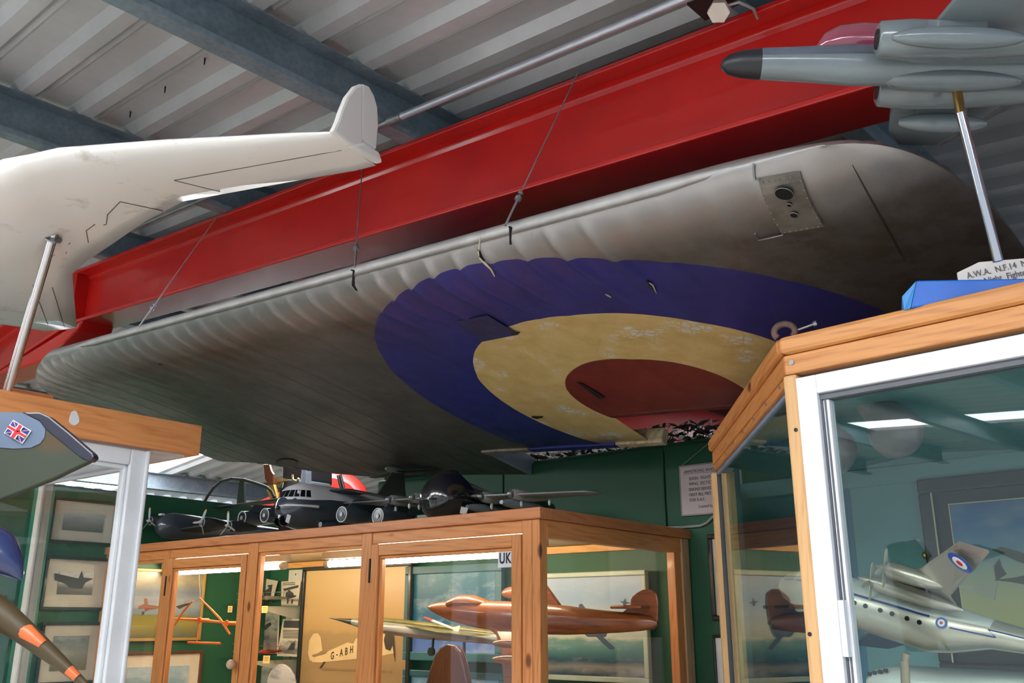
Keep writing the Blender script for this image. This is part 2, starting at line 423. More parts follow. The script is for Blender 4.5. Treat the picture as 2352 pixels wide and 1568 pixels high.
SV = sorted(set([round(STIP + (SROOT - STIP) * i / NS, 5) for i in range(NS + 1)] + [.2995, .301, 1.2095, 1.2115]))
def tipk(s, c=-.3):
    q = max(0.0, min(1.0, (s_min(c, 0) + .34 - s) / .34))
    return math.sqrt(max(0.0, 1 - q * q))
def scallop(s, c):
    rib = .112
    ph = abs(math.sin(math.pi * s / rib))                        # 0 on a rib, 1 between
    fade = max(0.0, min(1.0, (-.62 - c) / .30)) * max(0.0, min(1.0, (c + 1.052) / .04))
    wear = .5 + .5 * math.sin(s * 7.3) * math.sin(s * 3.1 + 1)
    a = fade * (.008 + .009 * wear) * (1.0 if s > -.55 else .45)
    big = abs(math.sin(math.pi * (s + .1) / .336)) ** .7 * .0045 * max(0.0, min(1.0, (.7 - c) / .3)) * max(0.0, min(1.0, (c + .9) / .3))
    return (1 - ph) ** 2.2 * -a + big                            # ribs stand proud (downwards), fabric sags up between them
def nmid(c): return .02
def wing_skin():
    vs = []; idx = {}; fs = []
    for j, (c0, n0) in enumerate(P):
        lowside = j < len(low)
        for i, s in enumerate(SV):
            te = c_te(s); c, n = c0, n0
            if c > te:
                c = te
                n = (.0 if lowside else (.25 - (te - .2) * .36 if te < .7 else .03) * .75)
            smn = s_min(c, n0); smx = root_cut(c - n0)
            ss = max(s, smn); ss = min(ss, smx)
            kk = tipk(ss, c)
            # towards the edge of the rounded tip both skins close on the middle line
            n = nmid(c) + (n - nmid(c)) * kk
            if lowside: n += scallop(ss, c) * kk
            idx[(j, i)] = len(vs); vs.append(wl(ss, c, n))
    for j in range(len(P) - 1):
        for i in range(len(SV) - 1):
            q = [idx[(j, i)], idx[(j, i + 1)], idx[(j + 1, i + 1)], idx[(j + 1, i)]]
            pts = [vs[k] for k in q]
            ar = ((pts[2] - pts[0]).cross(pts[3] - pts[1])).length
            if ar > 1e-9: fs.append(q)
    return vs, fs
vs, fs = wing_skin()
mb = MB(); mb.add(vs, fs, True)
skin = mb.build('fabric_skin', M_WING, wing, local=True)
M_WOODOLD = paint('weathered_grey_wood', (150, 140, 124), .7, var=.3, scale=40)
M_ALU = paint('pale_bare_aluminium', (176, 186, 204), .35, .5, .12, 12)
# closing spar along the missing aileron: grey, blue, cream lengths
def bar(name, s0, s1, c0, c1, n0, n1, mat, par=wing):
    m = MB().hexa([wl(s0, c0, n0), wl(s1, c0, n0), wl(s1, c1, n0), wl(s0, c1, n0), wl(s0, c0, n1), wl(s1, c0, n1), wl(s1, c1, n1), wl(s0, c1, n1)])
    return m.build(name, mat, par, bevel=.004, local=True)
M_WBLUE = paint('faded_blue_spar_paint', (36, 42, 124), .5, var=.2, scale=14)
M_WCREAM = paint('flaking_cream_spar_paint', (184, 168, 134), .7, var=.35, scale=50)
bar('hinge_spar', 1.215, .93, .385, .425, -.012, .05, M_WOODOLD)
bar('hinge_spar', .928, .46, .385, .425, -.012, .05, M_WBLUE)
bar('hinge_spar', .458, .235, .385, .425, -.012, .05, M_WCREAM)
bar('end_rib', 1.222, 1.206, .40, .745, -.004, .085, M_ALU)
bar('rear_spar', .30, -1.15, .12, .15, .0, .2, paint('spar_red_primer', (92, 30, 26), .6, var=.2))
for s in (-.08, -.5, -.95):
    m = MB().hexa([wl(s, .14, .0), wl(s - .02, .14, .0), wl(s - .14, .41, .02), wl(s - .12, .41, .02), wl(s, .14, .05), wl(s - .02, .14, .05), wl(s - .14, .41, .05), wl(s - .12, .41, .05)])
    m.build('bare_rib', paint('spar_red_primer', (92, 30, 26)), wing, local=True)
# trailing edge strips and root rib
bar('trailing_edge_strip', 2.3, 1.23, .735, .752, -.004, .02, paint('dark_edge_strip', (60, 56, 54)))
# raised strip along the nose, coloured pale for the rim that catches light
M_LITRIM = paint('lit_edge_rim', (168, 167, 166), .45, .3, var=.12, scale=12)
tv = []; 
mb = MB(); rings = []
for i in range(0, len(SV), 3):
    s = SV[i]
    if s < -.93 or s > 2.5: continue
    k_ = min(1.0, (s + .93) / .25, (2.5 - s) / .3) * .9 + .1; rings.append([wl(s, -1.052 + (a + 1.052) * k_, .030 + (b - .030) * k_) for a, b in ((-1.048, .012), (-1.0565, .024), (-1.059, .036), (-1.056, .047), (-1.050, .045), (-1.049, .016))])
mb.loft(rings); mb.build('leading_edge_lit_rim', M_LITRIM, wing, local=True)
# stitched rib tapes under the fabric
M_RTAPE = paint('rib_tape_fabric', (86, 82, 80), .55, var=.12, scale=20)
k_ = 0
while k_ < 13:
    s_ = 1.3 + k_ * .168; k_ += 1
    if s_ > 3.2: break
    cs = [-.93 + (min(c_te(s_), .70) + .90) * i / 20 for i in range(21)]
    rg_ = []
    for c_ in cs:
        if s_ > root_cut(c_) - .03: continue
        n_ = [q for q in range(len(low) - 1) if low[q + 1][0] <= c_ <= low[q][0]]
        q = n_[0]; b_ = low[q][1] + (low[q + 1][1] - low[q][1]) * (low[q][0] - c_) / (low[q][0] - low[q + 1][0]) + scallop(s_, c_)
        rg_.append([wl(s_ - .004, c_, b_ - .0012), wl(s_ + .004, c_, b_ - .0012), wl(s_ + .006, c_, b_ + .004), wl(s_ - .006, c_, b_ + .004)])
    if len(rg_) > 2: MB().loft(rg_, smooth=False).build('rib_tape', M_RTAPE, wing, local=True)
# riveted access plate with three holes near the tip
def plate_at(px, py): 
    w = hp(px, py, WC + WN * .02, WN) - WC; return w.dot(WX), w.dot(WY)
def low_n(c, s=0):
    for (c1, n1), (c0, n0) in zip(low, low[1:]):
        if c0 <= c <= c1: q = n0 + (n1 - n0) * (c - c0) / (c1 - c0); break
    else: q = .03
    return nmid(c) + (q - nmid(c)) * tipk(s, c)
def hit_low(px, py):
    n = .02
    for _ in range(12):
        w = hp(px, py, WC + WN * n, WN) - WC
        n = low_n(w.dot(WY), -w.dot(WX))
    return V((w.dot(WX), w.dot(WY), n))
M_PLATE = paint('dull_alloy_plate', (116, 112, 106), .42, .25, .25, 18)
q4 = [hit_low(*p) for p in ((1742, 410), (1838, 390), (1892, 514), (1796, 531))]
dn = V((0, 0, -1))
mb = MB(); N = 10
grid = [[(q4[0] * (1 - u) + q4[1] * u) * (1 - v) + (q4[3] * (1 - u) + q4[2] * u) * v for u in [i / N for i in range(N + 1)]] for v in [j / N for j in range(N + 1)]]
vsg = []; 
for row in grid:
    for g in row: vsg.append(V((g.x, g.y, low_n(g.y, -g.x) - .007)))
for row in grid:
    for g in row: vsg.append(V((g.x, g.y, low_n(g.y, -g.x) + .004)))
fsg = []; M1 = N + 1
for j in range(N):
    for i in range(N):
        a = j * M1 + i; fsg.append((a, a + 1, a + M1 + 1, a + M1)); b = a + M1 * M1; fsg.append((b, b + M1, b + M1 + 1, b + 1))
for i in range(N):
    for a, b in ((i, i + 1), (N * M1 + i, N * M1 + i + 1), (i * M1, (i + 1) * M1), (i * M1 + N, (i + 1) * M1 + N)): fsg.append((a, b, b + M1 * M1, a + M1 * M1))
mb.add(vsg, fsg, False)
plate = mb.build('access_plate', M_PLATE, wing, local=True)
M_HOLE = paint('hole_darkness', (5, 5, 5), .9)
M_RIM = paint('hole_rim_alloy', (140, 138, 134), .4, .4)
for px, py, r in ((1804, 434, .0185), (1816, 460, .0045), (1827, 483, .008)):
    h = hit_low(px, py); nn = V((-.1, -.12, -1)).normalized()
    o = MB().disc(h + nn * .008, nn, r, .006, 24).build('hole', M_HOLE, plate, local=True)
    a = nn.orthogonal().normalized(); b = nn.cross(a)
    MB().tube([h + nn * .0125 + (a * math.cos(k * math.pi / 12) + b * math.sin(k * math.pi / 12)) * r for k in range(25)], .0014, 6, False).build('hole_rim', M_RIM, plate, local=True)
riv = MB().ellip((0, 0, 0), (.002, 0, 0), (0, .002, 0), (0, 0, .0015), 6, 4); riv0 = None
for e in range(4):
    a, b = q4[e], q4[(e + 1) % 4]
    for k in range(7):
        p = a + (b - a) * ((k + .5) / 7); cc = (q4[0] + q4[2]) / 2; p = p + (cc - p) * .06
        p = V((p.x, p.y, low_n(p.y, -p.x) - .008))
        if riv0 is None: riv0 = riv.build('rivet', M_RIM, plate, local=True); o = riv0
        else: o = riv0.copy(); COL.objects.link(o); o.parent = plate
        o.location = p
for pts in (((1727, 402), (1733, 411), (1745, 409)), ((1735, 531), (1742, 547), (1800, 534))):
    MB().tube([hit_low(*p) + dn * .006 for p in pts], .0022, 6).build('wire_clip', M_STEEL, wing, local=True)
# patch flap, slots and tears in the skin
def patch(name, pts, mat, d=.002):
    q = [hit_low(*p) + dn * d for p in pts]
    return MB().prism(q, (0, 0, -.0015)).build(name, mat, wing, local=True)
M_TEAR = paint('torn_fabric_dark', (16, 14, 13), .9); M_FRAY = paint('frayed_fabric_edge', (196, 184, 160), .9)
patch('skin_flap', [(1050, 736), (1120, 722), (1192, 766), (1110, 782)], paint('flap_blue_grey', (40, 42, 84), .6, var=.3, scale=40))
patch('skin_slot', [(1325, 877), (1338, 880), (1390, 911), (1378, 914)], M_TEAR)
def slit(name, pts, w, mat, d=.0035):
    q = [hit_low(*p) + dn * d for p in pts]; n = len(q)
    rad = [w * (.25 + .75 * math.sin(math.pi * (i + .35) / (n - .3))) for i in range(n)]
    return MB().tube(q, rad, 6).build(name, mat, wing, local=True)
for pts, w in (([(800, 640), (806, 646), (812, 653), (820, 662), (831, 675)], .006), ([(1163, 544), (1167, 550), (1173, 560)], .005), ([(1486, 641), (1495, 650), (1506, 667)], .006),
               ([(1222, 955), (1234, 957), (1247, 955)], .006), ([(1174, 763), (1183, 763), (1194, 761)], .004), ([(365, 834), (371, 834), (378, 834)], .004), ([(1099, 574), (1104, 585), (1114, 596)], .006)):
    slit('tear', pts, w, M_TEAR)
for pts, w in (([(1097, 570), (1100, 578), (1105, 590), (1117, 602), (1129, 614), (1137, 630)], .004), ([(1492, 644), (1500, 650), (1508, 668)], .0025), ([(1392, 671), (1398, 674), (1404, 678)], .003)):
    slit('frayed_edge', pts, w, M_FRAY, .006)
slit('rib_seam', [(1958 + 10 * k, 378 + 18.5 * k) for k in range(13)], .0022, paint('seam_dark', (50, 44, 40), .8), .001)
patch('inspection_disc', [(660 + 26 * math.cos(k * .524), 1062 + 9 * math.sin(k * .524)) for k in range(12)], paint('disc_dark', (70, 68, 66)), .004)

# suspension wires with shackles
def wire(top, bot, label):
    o = thing('suspension_wire', label, 'wire', bot)
    MB().tube([top, bot], .0022, 6).build('cable', M_STEEL, o)
    d = (top - bot).normalized(); b2 = bot + d * .05
    MB().tube([bot - d * .03, bot + d * .05], .0035, 6).build('shackle_pin', M_STEEL, o)
    MB().disc(b2, d, .009, .01, 8).build('cable_clamp', M_STEEL, o); MB().disc(b2 + d * .018, d, .007, .006, 8).build('cable_clamp', M_STEEL, o)
    return o
def le_pt(px, py): return hp(px, py, WC + WN * .2, WN) + WN * 0
pb = F2 * (R2B - .006)
for (tx, ty), (bx, by), lab in (((1328, 166), (1171, 496), 'slanting steel wire from beam top to wing, with bright shackle'),
                                ((833, 370), (816, 598), 'near vertical thin wire below the white fin tip'),
                                ((497, 500), (330, 735), 'slanting wire at the left end of the hung wing')):
    wire(hp(tx, ty, pb, F2), wp(0, 0) * 0 + hp(bx, by, WC + WN * .045, WN), lab)
# ================================================================== green partition wall and pine display cabinet
E1, E2 = axes(38.7)
PC = hz(1240, 1163, .37)
PF = Frame(PC, E1, E2, Z)                   # x along the front (left negative), y into the cabinet, z up from its top
DW = 1.05                                   # depth to the partition wall
def pf(px, py, dy=0.0):                     # pixel -> cabinet coordinates on the plane dy behind the front
    return PF.loc(hp(px, py, PC + E2 * dy, E2))
def PW(px, py, dy): return hp(px, py, PC + E2 * dy, E2)
# --- partition wall of sheeted panels with dark joints
wz = PF.loc(PW(1450, 1035, DW))[2]
XT = pf(1527, 1120, DW)[0] - 1.8
wback = struct(MB().box(PF, -3.45, 3.2, DW + .02, DW + .06, -PC.z, -.05).build('wall_back', paint('wall_joint_dark', (12, 30, 24), .8)))
jx = pf(1527, 1120, DW)[0]
for i in range(-5, 3):
    a = jx + i * .9; b = a + .9
    tp = wz if i >= -2 else -.03
    mb = MB().box(PF, a + .0025, b - .0025, DW, DW + .02, -PC.z, tp); mb.build('wall_panel', M_GREEN, wback, bevel=.006)
MB().box(PF, XT, 3.2, DW + .02, DW + .05, -.05, wz - .01).build('wall_upstand', M_GREEN, wback)
cap = MB().tube([PF.p(XT, DW + .03, wz - .006), PF.p(3.2, DW + .03, wz - .006)], .024, 12)
cap.build('rounded_top_edge', M_GREEN, wback)

PL, PD_ = (214, 142, 82), (168, 92, 42)
M_PX = pine('pine_along_front', E1, PL, PD_)
M_PY = pine('pine_along_side', E2, PL, PD_)
M_PZ = pine('pine_upright', Z, PL, PD_)
M_PTOP = pine('pine_top_board', E1, (202, 130, 82), (156, 88, 48), knots=False)
M_PPALE = pine('pale_back_batten', E1, (222, 168, 96), (190, 120, 50), .5, 0, False)
cab = thing('display_cabinet', 'long varnished pine display cabinet with glazed doors against the green wall', 'cabinet', PF.p(-1.2, .5, -PC.z))
XL = pf(236, 1290)[0]                                  # far left end, hidden behind the white case
IN = .012                                   # front set in under the top board
zb = pf(1241, 1189)[2]                      # underside of the top board
zr = pf(1198, 1223)[2]                      # underside of the upper rail
zg = pf(1176, 1264)[2] + .0                 # top of the door glass
ZF = -PC.z + .75                            # bottom of the glazed part
def cb(name, a0, a1, b0, b1, c0, c1, mat, par=None, bev=.003):
    return MB().box(PF, a0, a1, b0, b1, c0, c1).build(name, mat, par or cab, bevel=bev)
cb('top_board', XL, 0, 0, .06, zb, 0, M_PTOP)
cb('top_board', -.06, 0, .06, DW, zb, 0, pine('pine_top_side', E2, (196, 124, 76), (140, 76, 40), knots=False))
cb('top_panel', XL, -.06, .06, DW, zb + .004, -.006, paint('pale_ceiling_board', (214, 196, 160), .6))
X = lambda px, py=1290: pf(px, py, IN)[0]
xs = dict(A0=X(377, 1265), A1=X(390, 1265), B0=X(570, 1265), B1=X(592, 1265), C0=X(830, 1265), C1=X(853, 1265), D0=X(1199, 1265), D1=X(1221, 1265))
# upper rails between posts, posts full height
for a, b in ((XL, xs['A0']), (xs['A1'], xs['B0']), (xs['B1'], xs['C0']), (xs['C1'], xs['D0'])): cb('upper_rail', a + .001, b - .001, IN + .003, .045, zr, zb, M_PX)
for k in 'ABCD': cb('post', xs[k + '0'], xs[k + '1'], IN, .05, -PC.z, zb, M_PZ)
cb('corner_post', xs['D1'] + .001, -.012, IN, .055, -PC.z, zb - .0, M_PZ)
# fixed panes
def pane(name, a0, a1, c0, c1, dy=.03): return cb(name, a0, a1, dy, dy + .004, c0, c1, M_GLASS, bev=0)
for a, b in ((XL, xs['A0']), (xs['B1'], xs['C0'])):
    pane('glass_pane', a, b, ZF, zr - .0)
    cb('glazing_bead', a, a + .013, IN + .008, .045, ZF, zr, M_PZ); cb('glazing_bead', b - .01, b, IN + .008, .045, ZF, zr, M_PZ)
    cb('glazing_bead', a, b, IN + .008, .045, zr - .014, zr, M_PX)
# hinged doors
def door(x0, x1, hinge_px, knob=None):
    root = None
    ws = .042; wt = zr - zg
    d = cb('door', x0 + .003, x0 + ws, IN - .004, .04, ZF, zr - .003, M_PZ)           # hanging stile carries the rest
    cb('stile', x1 - ws, x1 - .003, IN - .004, .04, ZF, zr - .003, M_PZ, d)
    cb('rail', x0 + ws, x1 - ws, IN - .003, .04, zg + .012, zr - .003, M_PX, d)
    cb('bead', x0 + ws, x1 - ws, IN + .006, .04, zg - .0, zg + .012, M_PX, d)
    for q0, q1 in ((x0 + ws, x0 + ws + .012), (x1 - ws - .01, x1 - ws)): cb('bead', q0, q1, IN + .006, .04, ZF, zg, M_PZ, d)
    cb('rail', x0 + ws, x1 - ws, IN - .003, .04, ZF, ZF + .07, M_PX, d)
    cb('door_glass', x0 + ws, x1 - ws, .026, .03, ZF + .06, zg + .004, M_GLASS, d, 0)
    hz_ = pf(hinge_px[0], hinge_px[1], IN)[2]
    for dz in (0, -.7):
        cb('hinge', x0 - .004, x0 + .003, IN - .008, IN + .002, hz_ - .045 + dz, hz_ + .045 + dz, M_DARK, d, .002)
    if knob:
        q = PW(knob[0], knob[1], IN - .006)
        MB().ellip(q - E2 * .022, -E2 * .018, E1 * .02, Z * .02).tube([q, q - E2 * .02], .009, 8).build('knob', paint('pale_wood_knob', (206, 178, 150), .35), d)
    return d
d2 = door(xs['A1'], xs['B0'], (388, 1345), (540, 1525))
d4 = door(xs['C1'], xs['D0'], (857, 1310))
# lower body, side frame, back post
cb('end_post', XL, XL + .09, IN, .055, -PC.z, zb, M_PZ)
cb('lower_body', XL, -.012, .03, DW - .01, -PC.z, ZF, pine('pine_lower_body', E1, PL, PD_))
cb('side_rail', -.05, -.012, .055, DW - .06, pf(1264, 1230)[2] + .0, zb, M_PY)
cb('side_glass', -.034, -.03, .055, DW - .06, ZF, zb - .02, M_GLASS, None, 0)
cb('back_post', -.05, -.014, DW - .13, DW - .075, -PC.z, zb, M_PZ)
cb('back_post', -.05, -.008, DW - .075, DW - .012, -PC.z, zb, pine('pale_back_post', Z, (196, 160, 120), (170, 130, 90), .6, 0, False))
z1, z2 = pf(700, 1277, DW - .03)[2], pf(700, 1303, DW - .03)[2]
cb('back_batten', XL, -.06, DW - .03, DW - .002, z2, zb, M_PPALE)

# card with letters on the right door
q0, q1 = PW(1145, 1266, .024), PW(1177, 1302, .024)
a0, _, c1 = PF.loc(q0); a1, _, c0 = PF.loc(q1)
card = tag(MB().box(PF, a0, a1, .0215, .0235, c0, c1).build('letter_card', M_WHITE), 'small white card lettered UK on the right cabinet door', 'card')
text_mesh('letters', 'UK', Frame(PF.p(a0 + .006, .021, c0 + .014), E1, Z, -E2), (c1 - c0) * .92, paint('navy_ink', (22, 24, 42), .6), card, bold=True, xs=.72, spacing=1.12)

# fluorescent lamps inside the cabinet
M_TUBE = emit('lit_fluorescent_tube', (255, 236, 200), TUBE_STRENGTH)
M_HOLD = paint('lamp_holder_cream', (214, 206, 186), .5)
def lamp(px0, py0, px1, py1, dy, label, cap0=True, cap1=True, r=.015):
    a, b = PW(px0, py0, dy), PW(px1, py1, dy); zz = (a.z + b.z) / 2; a.z = b.z = zz
    t = thing('fluorescent_lamp', label, 'lamp', (a + b) / 2, 'tube lamps under the cabinet top')
    MB().tube([a, b], r, 12).build('tube', M_TUBE, t)
    d = (b - a).normalized()
    for e, s in ((a, -1), (b, 1)): MB().tube([e - d * .004 * s, e + d * s * .025], r * 1.15, 12).build('end_cap', M_HOLD, t)
    MB().box(Frame((a + b) / 2 + Z * (r + .006), d, Z.cross(d), Z), -(b - a).length / 2 - .03, (b - a).length / 2 + .03, -.022, .022, 0, zb + PC.z - ((a + b) / 2).z - r - .006 - .001 if False else .03).build('fitting', M_HOLD, t)
    return t
lamp(385, 1316, 648, 1298, .34, 'lit fluorescent tube behind the left cabinet door')
lamp(757, 1290, 1238, 1273, .40, 'lit fluorescent tube behind the right cabinet door')
# ================================================================== pictures and models inside the pine cabinet
def rect(px0, py0, px1, py1, dy):
    a, _, c = PF.loc(PW(px0, py0, dy)); b, _, d = PF.loc(PW(px1, py1, dy)); return a, b, d, c
def picture(name, label, cat, px, dy, fmat, pmat, fw=.03, th=.03, mount=None, mw=.0, group=None, fr=PF, r=None):
    """framed picture: four frame rails, optional mount, printed sheet"""
    x0, x1, z0, z1 = r if r else rect(*px, dy)
    t = thing(name, label, cat, fr.p((x0 + x1) / 2, dy, z0), group)
    for nm, a0, a1, c0, c1 in (('frame_rail', x0, x1, z1 - fw, z1), ('frame_rail', x0, x1, z0, z0 + fw), ('frame_rail', x0, x0 + fw, z0 + fw, z1 - fw), ('frame_rail', x1 - fw, x1, z0 + fw, z1 - fw)):
        MB().box(fr, a0, a1, dy - th, dy, c0, c1).build(nm, fmat, t, bevel=.004)
    k = fw
    if mount is not None:
        MB().box(fr, x0 + fw, x1 - fw, dy - th * .4, dy - .002, z0 + fw, z1 - fw).build('mount', mount, t); k = fw + mw
    p = MB().box(fr, x0 + k, x1 - k, dy - th * .5, dy - .001, z0 + k, z1 - k).build('picture_sheet', pmat, t)
    return t, p, dy - th * .5
def flat(par, name, pts, dy, mat, th=.0015):        # flat printed or painted shape lying on a picture
    q = [PW(x, y, dy) for x, y in pts]
    return MB().prism(q, -E2 * th).build(name, mat, par)
M_FBLK = paint('black_frame', (26, 24, 24), .35, coat=.2); M_FBRN = paint('brown_frame', (86, 52, 30), .4); M_FTEAL = paint('teal_frame', (46, 96, 110), .4)
M_FPALE = paint('pale_green_frame', (176, 190, 172), .35); M_MOUNT = paint('cream_mount', (216, 210, 192), .7); M_FGOLD = paint('gold_frame', (170, 140, 80), .4, .3)
M_SEPIA = art('sepia_photo_print', [(0, (132, 104, 66)), (.12, (150, 122, 80)), (.16, (170, 142, 96)), (.30, (160, 132, 90)), (.50, (168, 140, 96)), (.54, (188, 156, 102)), (1, (206, 174, 116))], None)
M_INK = paint('sepia_ink', (58, 48, 38), .6); M_SEPL = paint('sepia_light', (226, 200, 146), .6); M_SEPM = paint('sepia_mid', (150, 122, 84), .6)

# big sepia photograph of a light aeroplane
t, p, dy = picture('photograph_print', 'big sepia photograph of a light aeroplane marked G-ABH in a black frame', 'picture', (704, 1303, 944, 1640), DW - .05, M_FBLK, M_SEPIA, .022)
pl = flat(p, 'printed_fuselage', [(716, 1520), (730, 1499), (752, 1496), (798, 1475), (812, 1478), (818, 1466), (880, 1440), (905, 1446), (905, 1500), (868, 1508), (735, 1521)], dy - .001, M_SEPL)
flat(p, 'printed_tailfin', [(712, 1516), (708, 1500), (711, 1470), (720, 1455), (730, 1453), (737, 1462), (741, 1494), (728, 1500), (722, 1518)], dy - .002, M_SEPL)
flat(p, 'printed_tailplane', [(716, 1504), (752, 1494), (748, 1500), (720, 1508)], dy - .004, M_SEPM)
flat(p, 'printed_engine', [(886, 1452), (898, 1450), (904, 1462), (902, 1480), (896, 1494), (886, 1490), (882, 1470)], dy - .004, M_INK)
flat(p, 'printed_propeller', [(900, 1450), (904, 1456), (907, 1500), (908, 1520), (905, 1505), (901, 1470)], dy - .005, M_INK)
flat(p, 'printed_shadow', [(728, 1532), (770, 1534), (900, 1540), (900, 1546), (800, 1540), (740, 1538)], dy - .001, M_SEPM)
flat(p, 'printed_tailskid', [(744, 1519), (747, 1519), (738, 1534), (734, 1533)], dy - .003, M_INK)
for i, (ch, x, y) in enumerate((('G', 759, 1514), ('-', 772, 1509), ('A', 780, 1507), ('B', 792, 1504), ('H', 803, 1500))):
    f0 = PW(x, y, dy - .003); ang = math.radians(9)
    text_mesh('printed_letter', ch, Frame(f0, E1 * math.cos(ang) + Z * math.sin(ang), Z, -E2), .052, M_INK, p, bold=True, xs=.72)
# blue cloud painting in teal frame, and the one below it
M_CLOUD = art('blue_cloud_painting', [(0, (90, 120, 190)), (.2, (64, 104, 186)), (.35, (26, 92, 136)), (.7, (22, 92, 124)), (1, (28, 104, 130))], (176, 200, 216), 6, .45)
picture('cloud_painting', 'blue sky and cloud painting in a teal frame behind the wooden model', 'picture', (940, 1302, 1160, 1522), DW - .04, M_FTEAL, M_CLOUD, .04)
picture('cloud_painting', 'teal framed picture low behind the brown wooden fin', 'picture', (934, 1536, 1165, 1680), DW - .04, M_FTEAL, art('pale_blue_picture', [(0, (120, 170, 200)), (1, (110, 170, 200))], (220, 232, 240), 6), .03)
# painting of aircraft over the sea
M_SEA = art('sea_and_sky_painting', [(0, (44, 66, 92)), (.08, (150, 150, 140)), (.14, (50, 84, 104)), (.24, (70, 118, 118)), (.34, (96, 134, 128)), (.38, (176, 180, 160)), (.52, (180, 190, 190)), (.75, (140, 170, 200)), (1, (150, 172, 200))], (196, 204, 212), 4, .35, stretch=(1, 1, 3))
t, p, dy = picture('sea_painting', 'painting of two aircraft above a green sea in a pale frame', 'picture', (1235, 1318, 1500, 1570), DW - .04, M_FPALE, M_SEA, .022)
M_AC = paint('painted_aircraft_blue', (52, 66, 92), .5)
flat(p, 'painted_wing', [(1330, 1388), (1336, 1386), (1352, 1406), (1330, 1402)], dy - .002, M_AC)
flat(p, 'painted_wing', [(1366, 1458), (1378, 1456), (1412, 1488), (1402, 1491), (1386, 1478)], dy - .002, M_AC)
flat(p, 'painted_fuselage', [(1300, 1420), (1340, 1402), (1400, 1440), (1390, 1462), (1350, 1462)], dy - .0015, M_AC)
flat(p, 'painted_aircraft', [(1423, 1380), (1432, 1381), (1436, 1374), (1438, 1382), (1450, 1384), (1437, 1386), (1433, 1392), (1431, 1385)], dy - .002, M_AC)
M_FIELD = art('field_and_cloud_painting', [(0, (92, 92, 48)), (.2, (136, 128, 64)), (.33, (116, 110, 56)), (.36, (110, 128, 142)), (.5, (138, 146, 152)), (.7, (100, 110, 124)), (.85, (148, 138, 104)), (1, (132, 124, 102))], (88, 100, 118), 6, .6)
# slotted uprights, brackets and glass shelves
M_STRIP = paint('cream_shelf_metal', (206, 206, 196), .4)
def PB(name, px0, py0, px1, py1, d0, d1, mat, par):
    a, b, c, d = rect(px0, py0, px1, py1, d0); return MB().box(PF, a, b, d0, d1, c, d).build(name, mat, par)
up_ = thing('shelf_upright', 'cream slotted metal shelf upright on the green back wall', 'upright', PW(669, 1568, DW - .01))
a, b, c, d = rect(664, 1309, 675, 1640, DW - .012); MB().box(PF, a, b, DW - .012, DW, c, d).build('strip', M_STRIP, up_)
for k in range(14):
    zz = d - .02 - k * .045; MB().box(PF, (a + b) / 2 - .003, (a + b) / 2 + .003, DW - .0132, DW - .011, zz - .012, zz).build('slot', M_BLACK, up_)
for py in (1392, 1512):
    zt_ = pf(672, py, DW)[2]
    MB().prism([PF.p(b - .002, DW - .012, zt_), PF.p(b - .002, DW - .30, zt_ - .004), PF.p(b - .002, DW - .30, zt_ - .018), PF.p(b - .002, DW - .05, zt_ - .07), PF.p(b - .002, DW - .012, zt_ - .08)], E1 * -.006).build('bracket', M_STRIP, up_)
SHELF = []
for py, nm in ((1392, 'upper'), (1512, 'lower')):
    zt_ = pf(672, py, DW)[2]; xa, xb = pf(470, py, DW - .3)[0], pf(700, py, DW)[0]
    tag(MB().box(PF, xa, xb, DW - .32, DW - .013, zt_, zt_ + .006).build('glass_shelf', glass('shelf_glass_' + nm, (.86, .97, .92, 1))), nm + ' glass shelf holding small biplane models', 'shelf', 'glass shelves in the cabinet')
    SHELF.append(PC.z + zt_ + .006)
# printed cards and photographs standing on the shelves
M_PRINT = art('grey_photo_print', [(0, (150, 148, 142)), (.3, (120, 116, 112)), (.5, (170, 168, 160)), (1, (214, 210, 198))], (60, 58, 60), 14, .6)
M_CARD = paint('aged_card', (216, 208, 186), .7); M_PHINK = paint('photo_ink', (66, 62, 66), .6)
def card_(label, pts, dy, inner=(), lines=(), name='photo_card'):
    q = [PW(x, y, dy) for x, y in pts]; zmin = min(v.z for v in q)
    o = tag(MB().prism(q, E2 * .003).build(name, M_CARD), label, 'photograph', 'photo cards in the cabinet')
    for nm, mat, ip in inner: MB().prism([PW(x, y, dy - .0005) for x, y in ip], -E2 * .001).build(nm, mat, o)
    for k, (x0, y0, x1, y1) in enumerate(lines):
        MB().prism([PW(x0, y0, dy - .0005), PW(x1, y1, dy - .0005), PW(x1, y1 + 1.6, dy - .0005), PW(x0, y0 + 1.6, dy - .0005)], -E2 * .0008).build('text_line', M_PHINK, o)
    return o
card_('photo card of a biplane seen from the front, beside the shelf upright', [(646, 1335), (691, 1333), (684, 1391), (646, 1391)], DW - .03,
      [('printed_wing', M_PHINK, [(650, 1352), (686, 1343), (685, 1349), (653, 1357)]), ('printed_body', M_PHINK, [(656, 1362), (664, 1354), (674, 1362), (676, 1370), (664, 1374), (656, 1370)]),
       ('printed_wing', M_PHINK, [(655, 1372), (680, 1366), (680, 1370), (660, 1376)]), ('printed_wheel', M_PHINK, [(660, 1376), (663, 1376), (662, 1386), (659, 1386)]), ('printed_wheel', M_PHINK, [(670, 1376), (673, 1376), (672, 1386), (669, 1386)])],
      [(650, 1338.0, 678, 1337), (650, 1342, 678, 1341)])
card_('tilted photo card of a dark biplane nose behind the door stile', [(596, 1326), (638, 1334), (626, 1378), (586, 1374)], DW - .03,
      [('printed_engine', M_PHINK, [(600, 1362), (618, 1350), (614, 1344), (626, 1342), (622, 1368), (616, 1376), (598, 1372)])])
card_('pale photo card high on the shelf behind the left door', [(540, 1326), (575, 1328), (573, 1352), (540, 1352)], DW - .03, [('printed_wing', M_PHINK, [(544, 1344), (570, 1338), (570, 1344), (546, 1349)])])
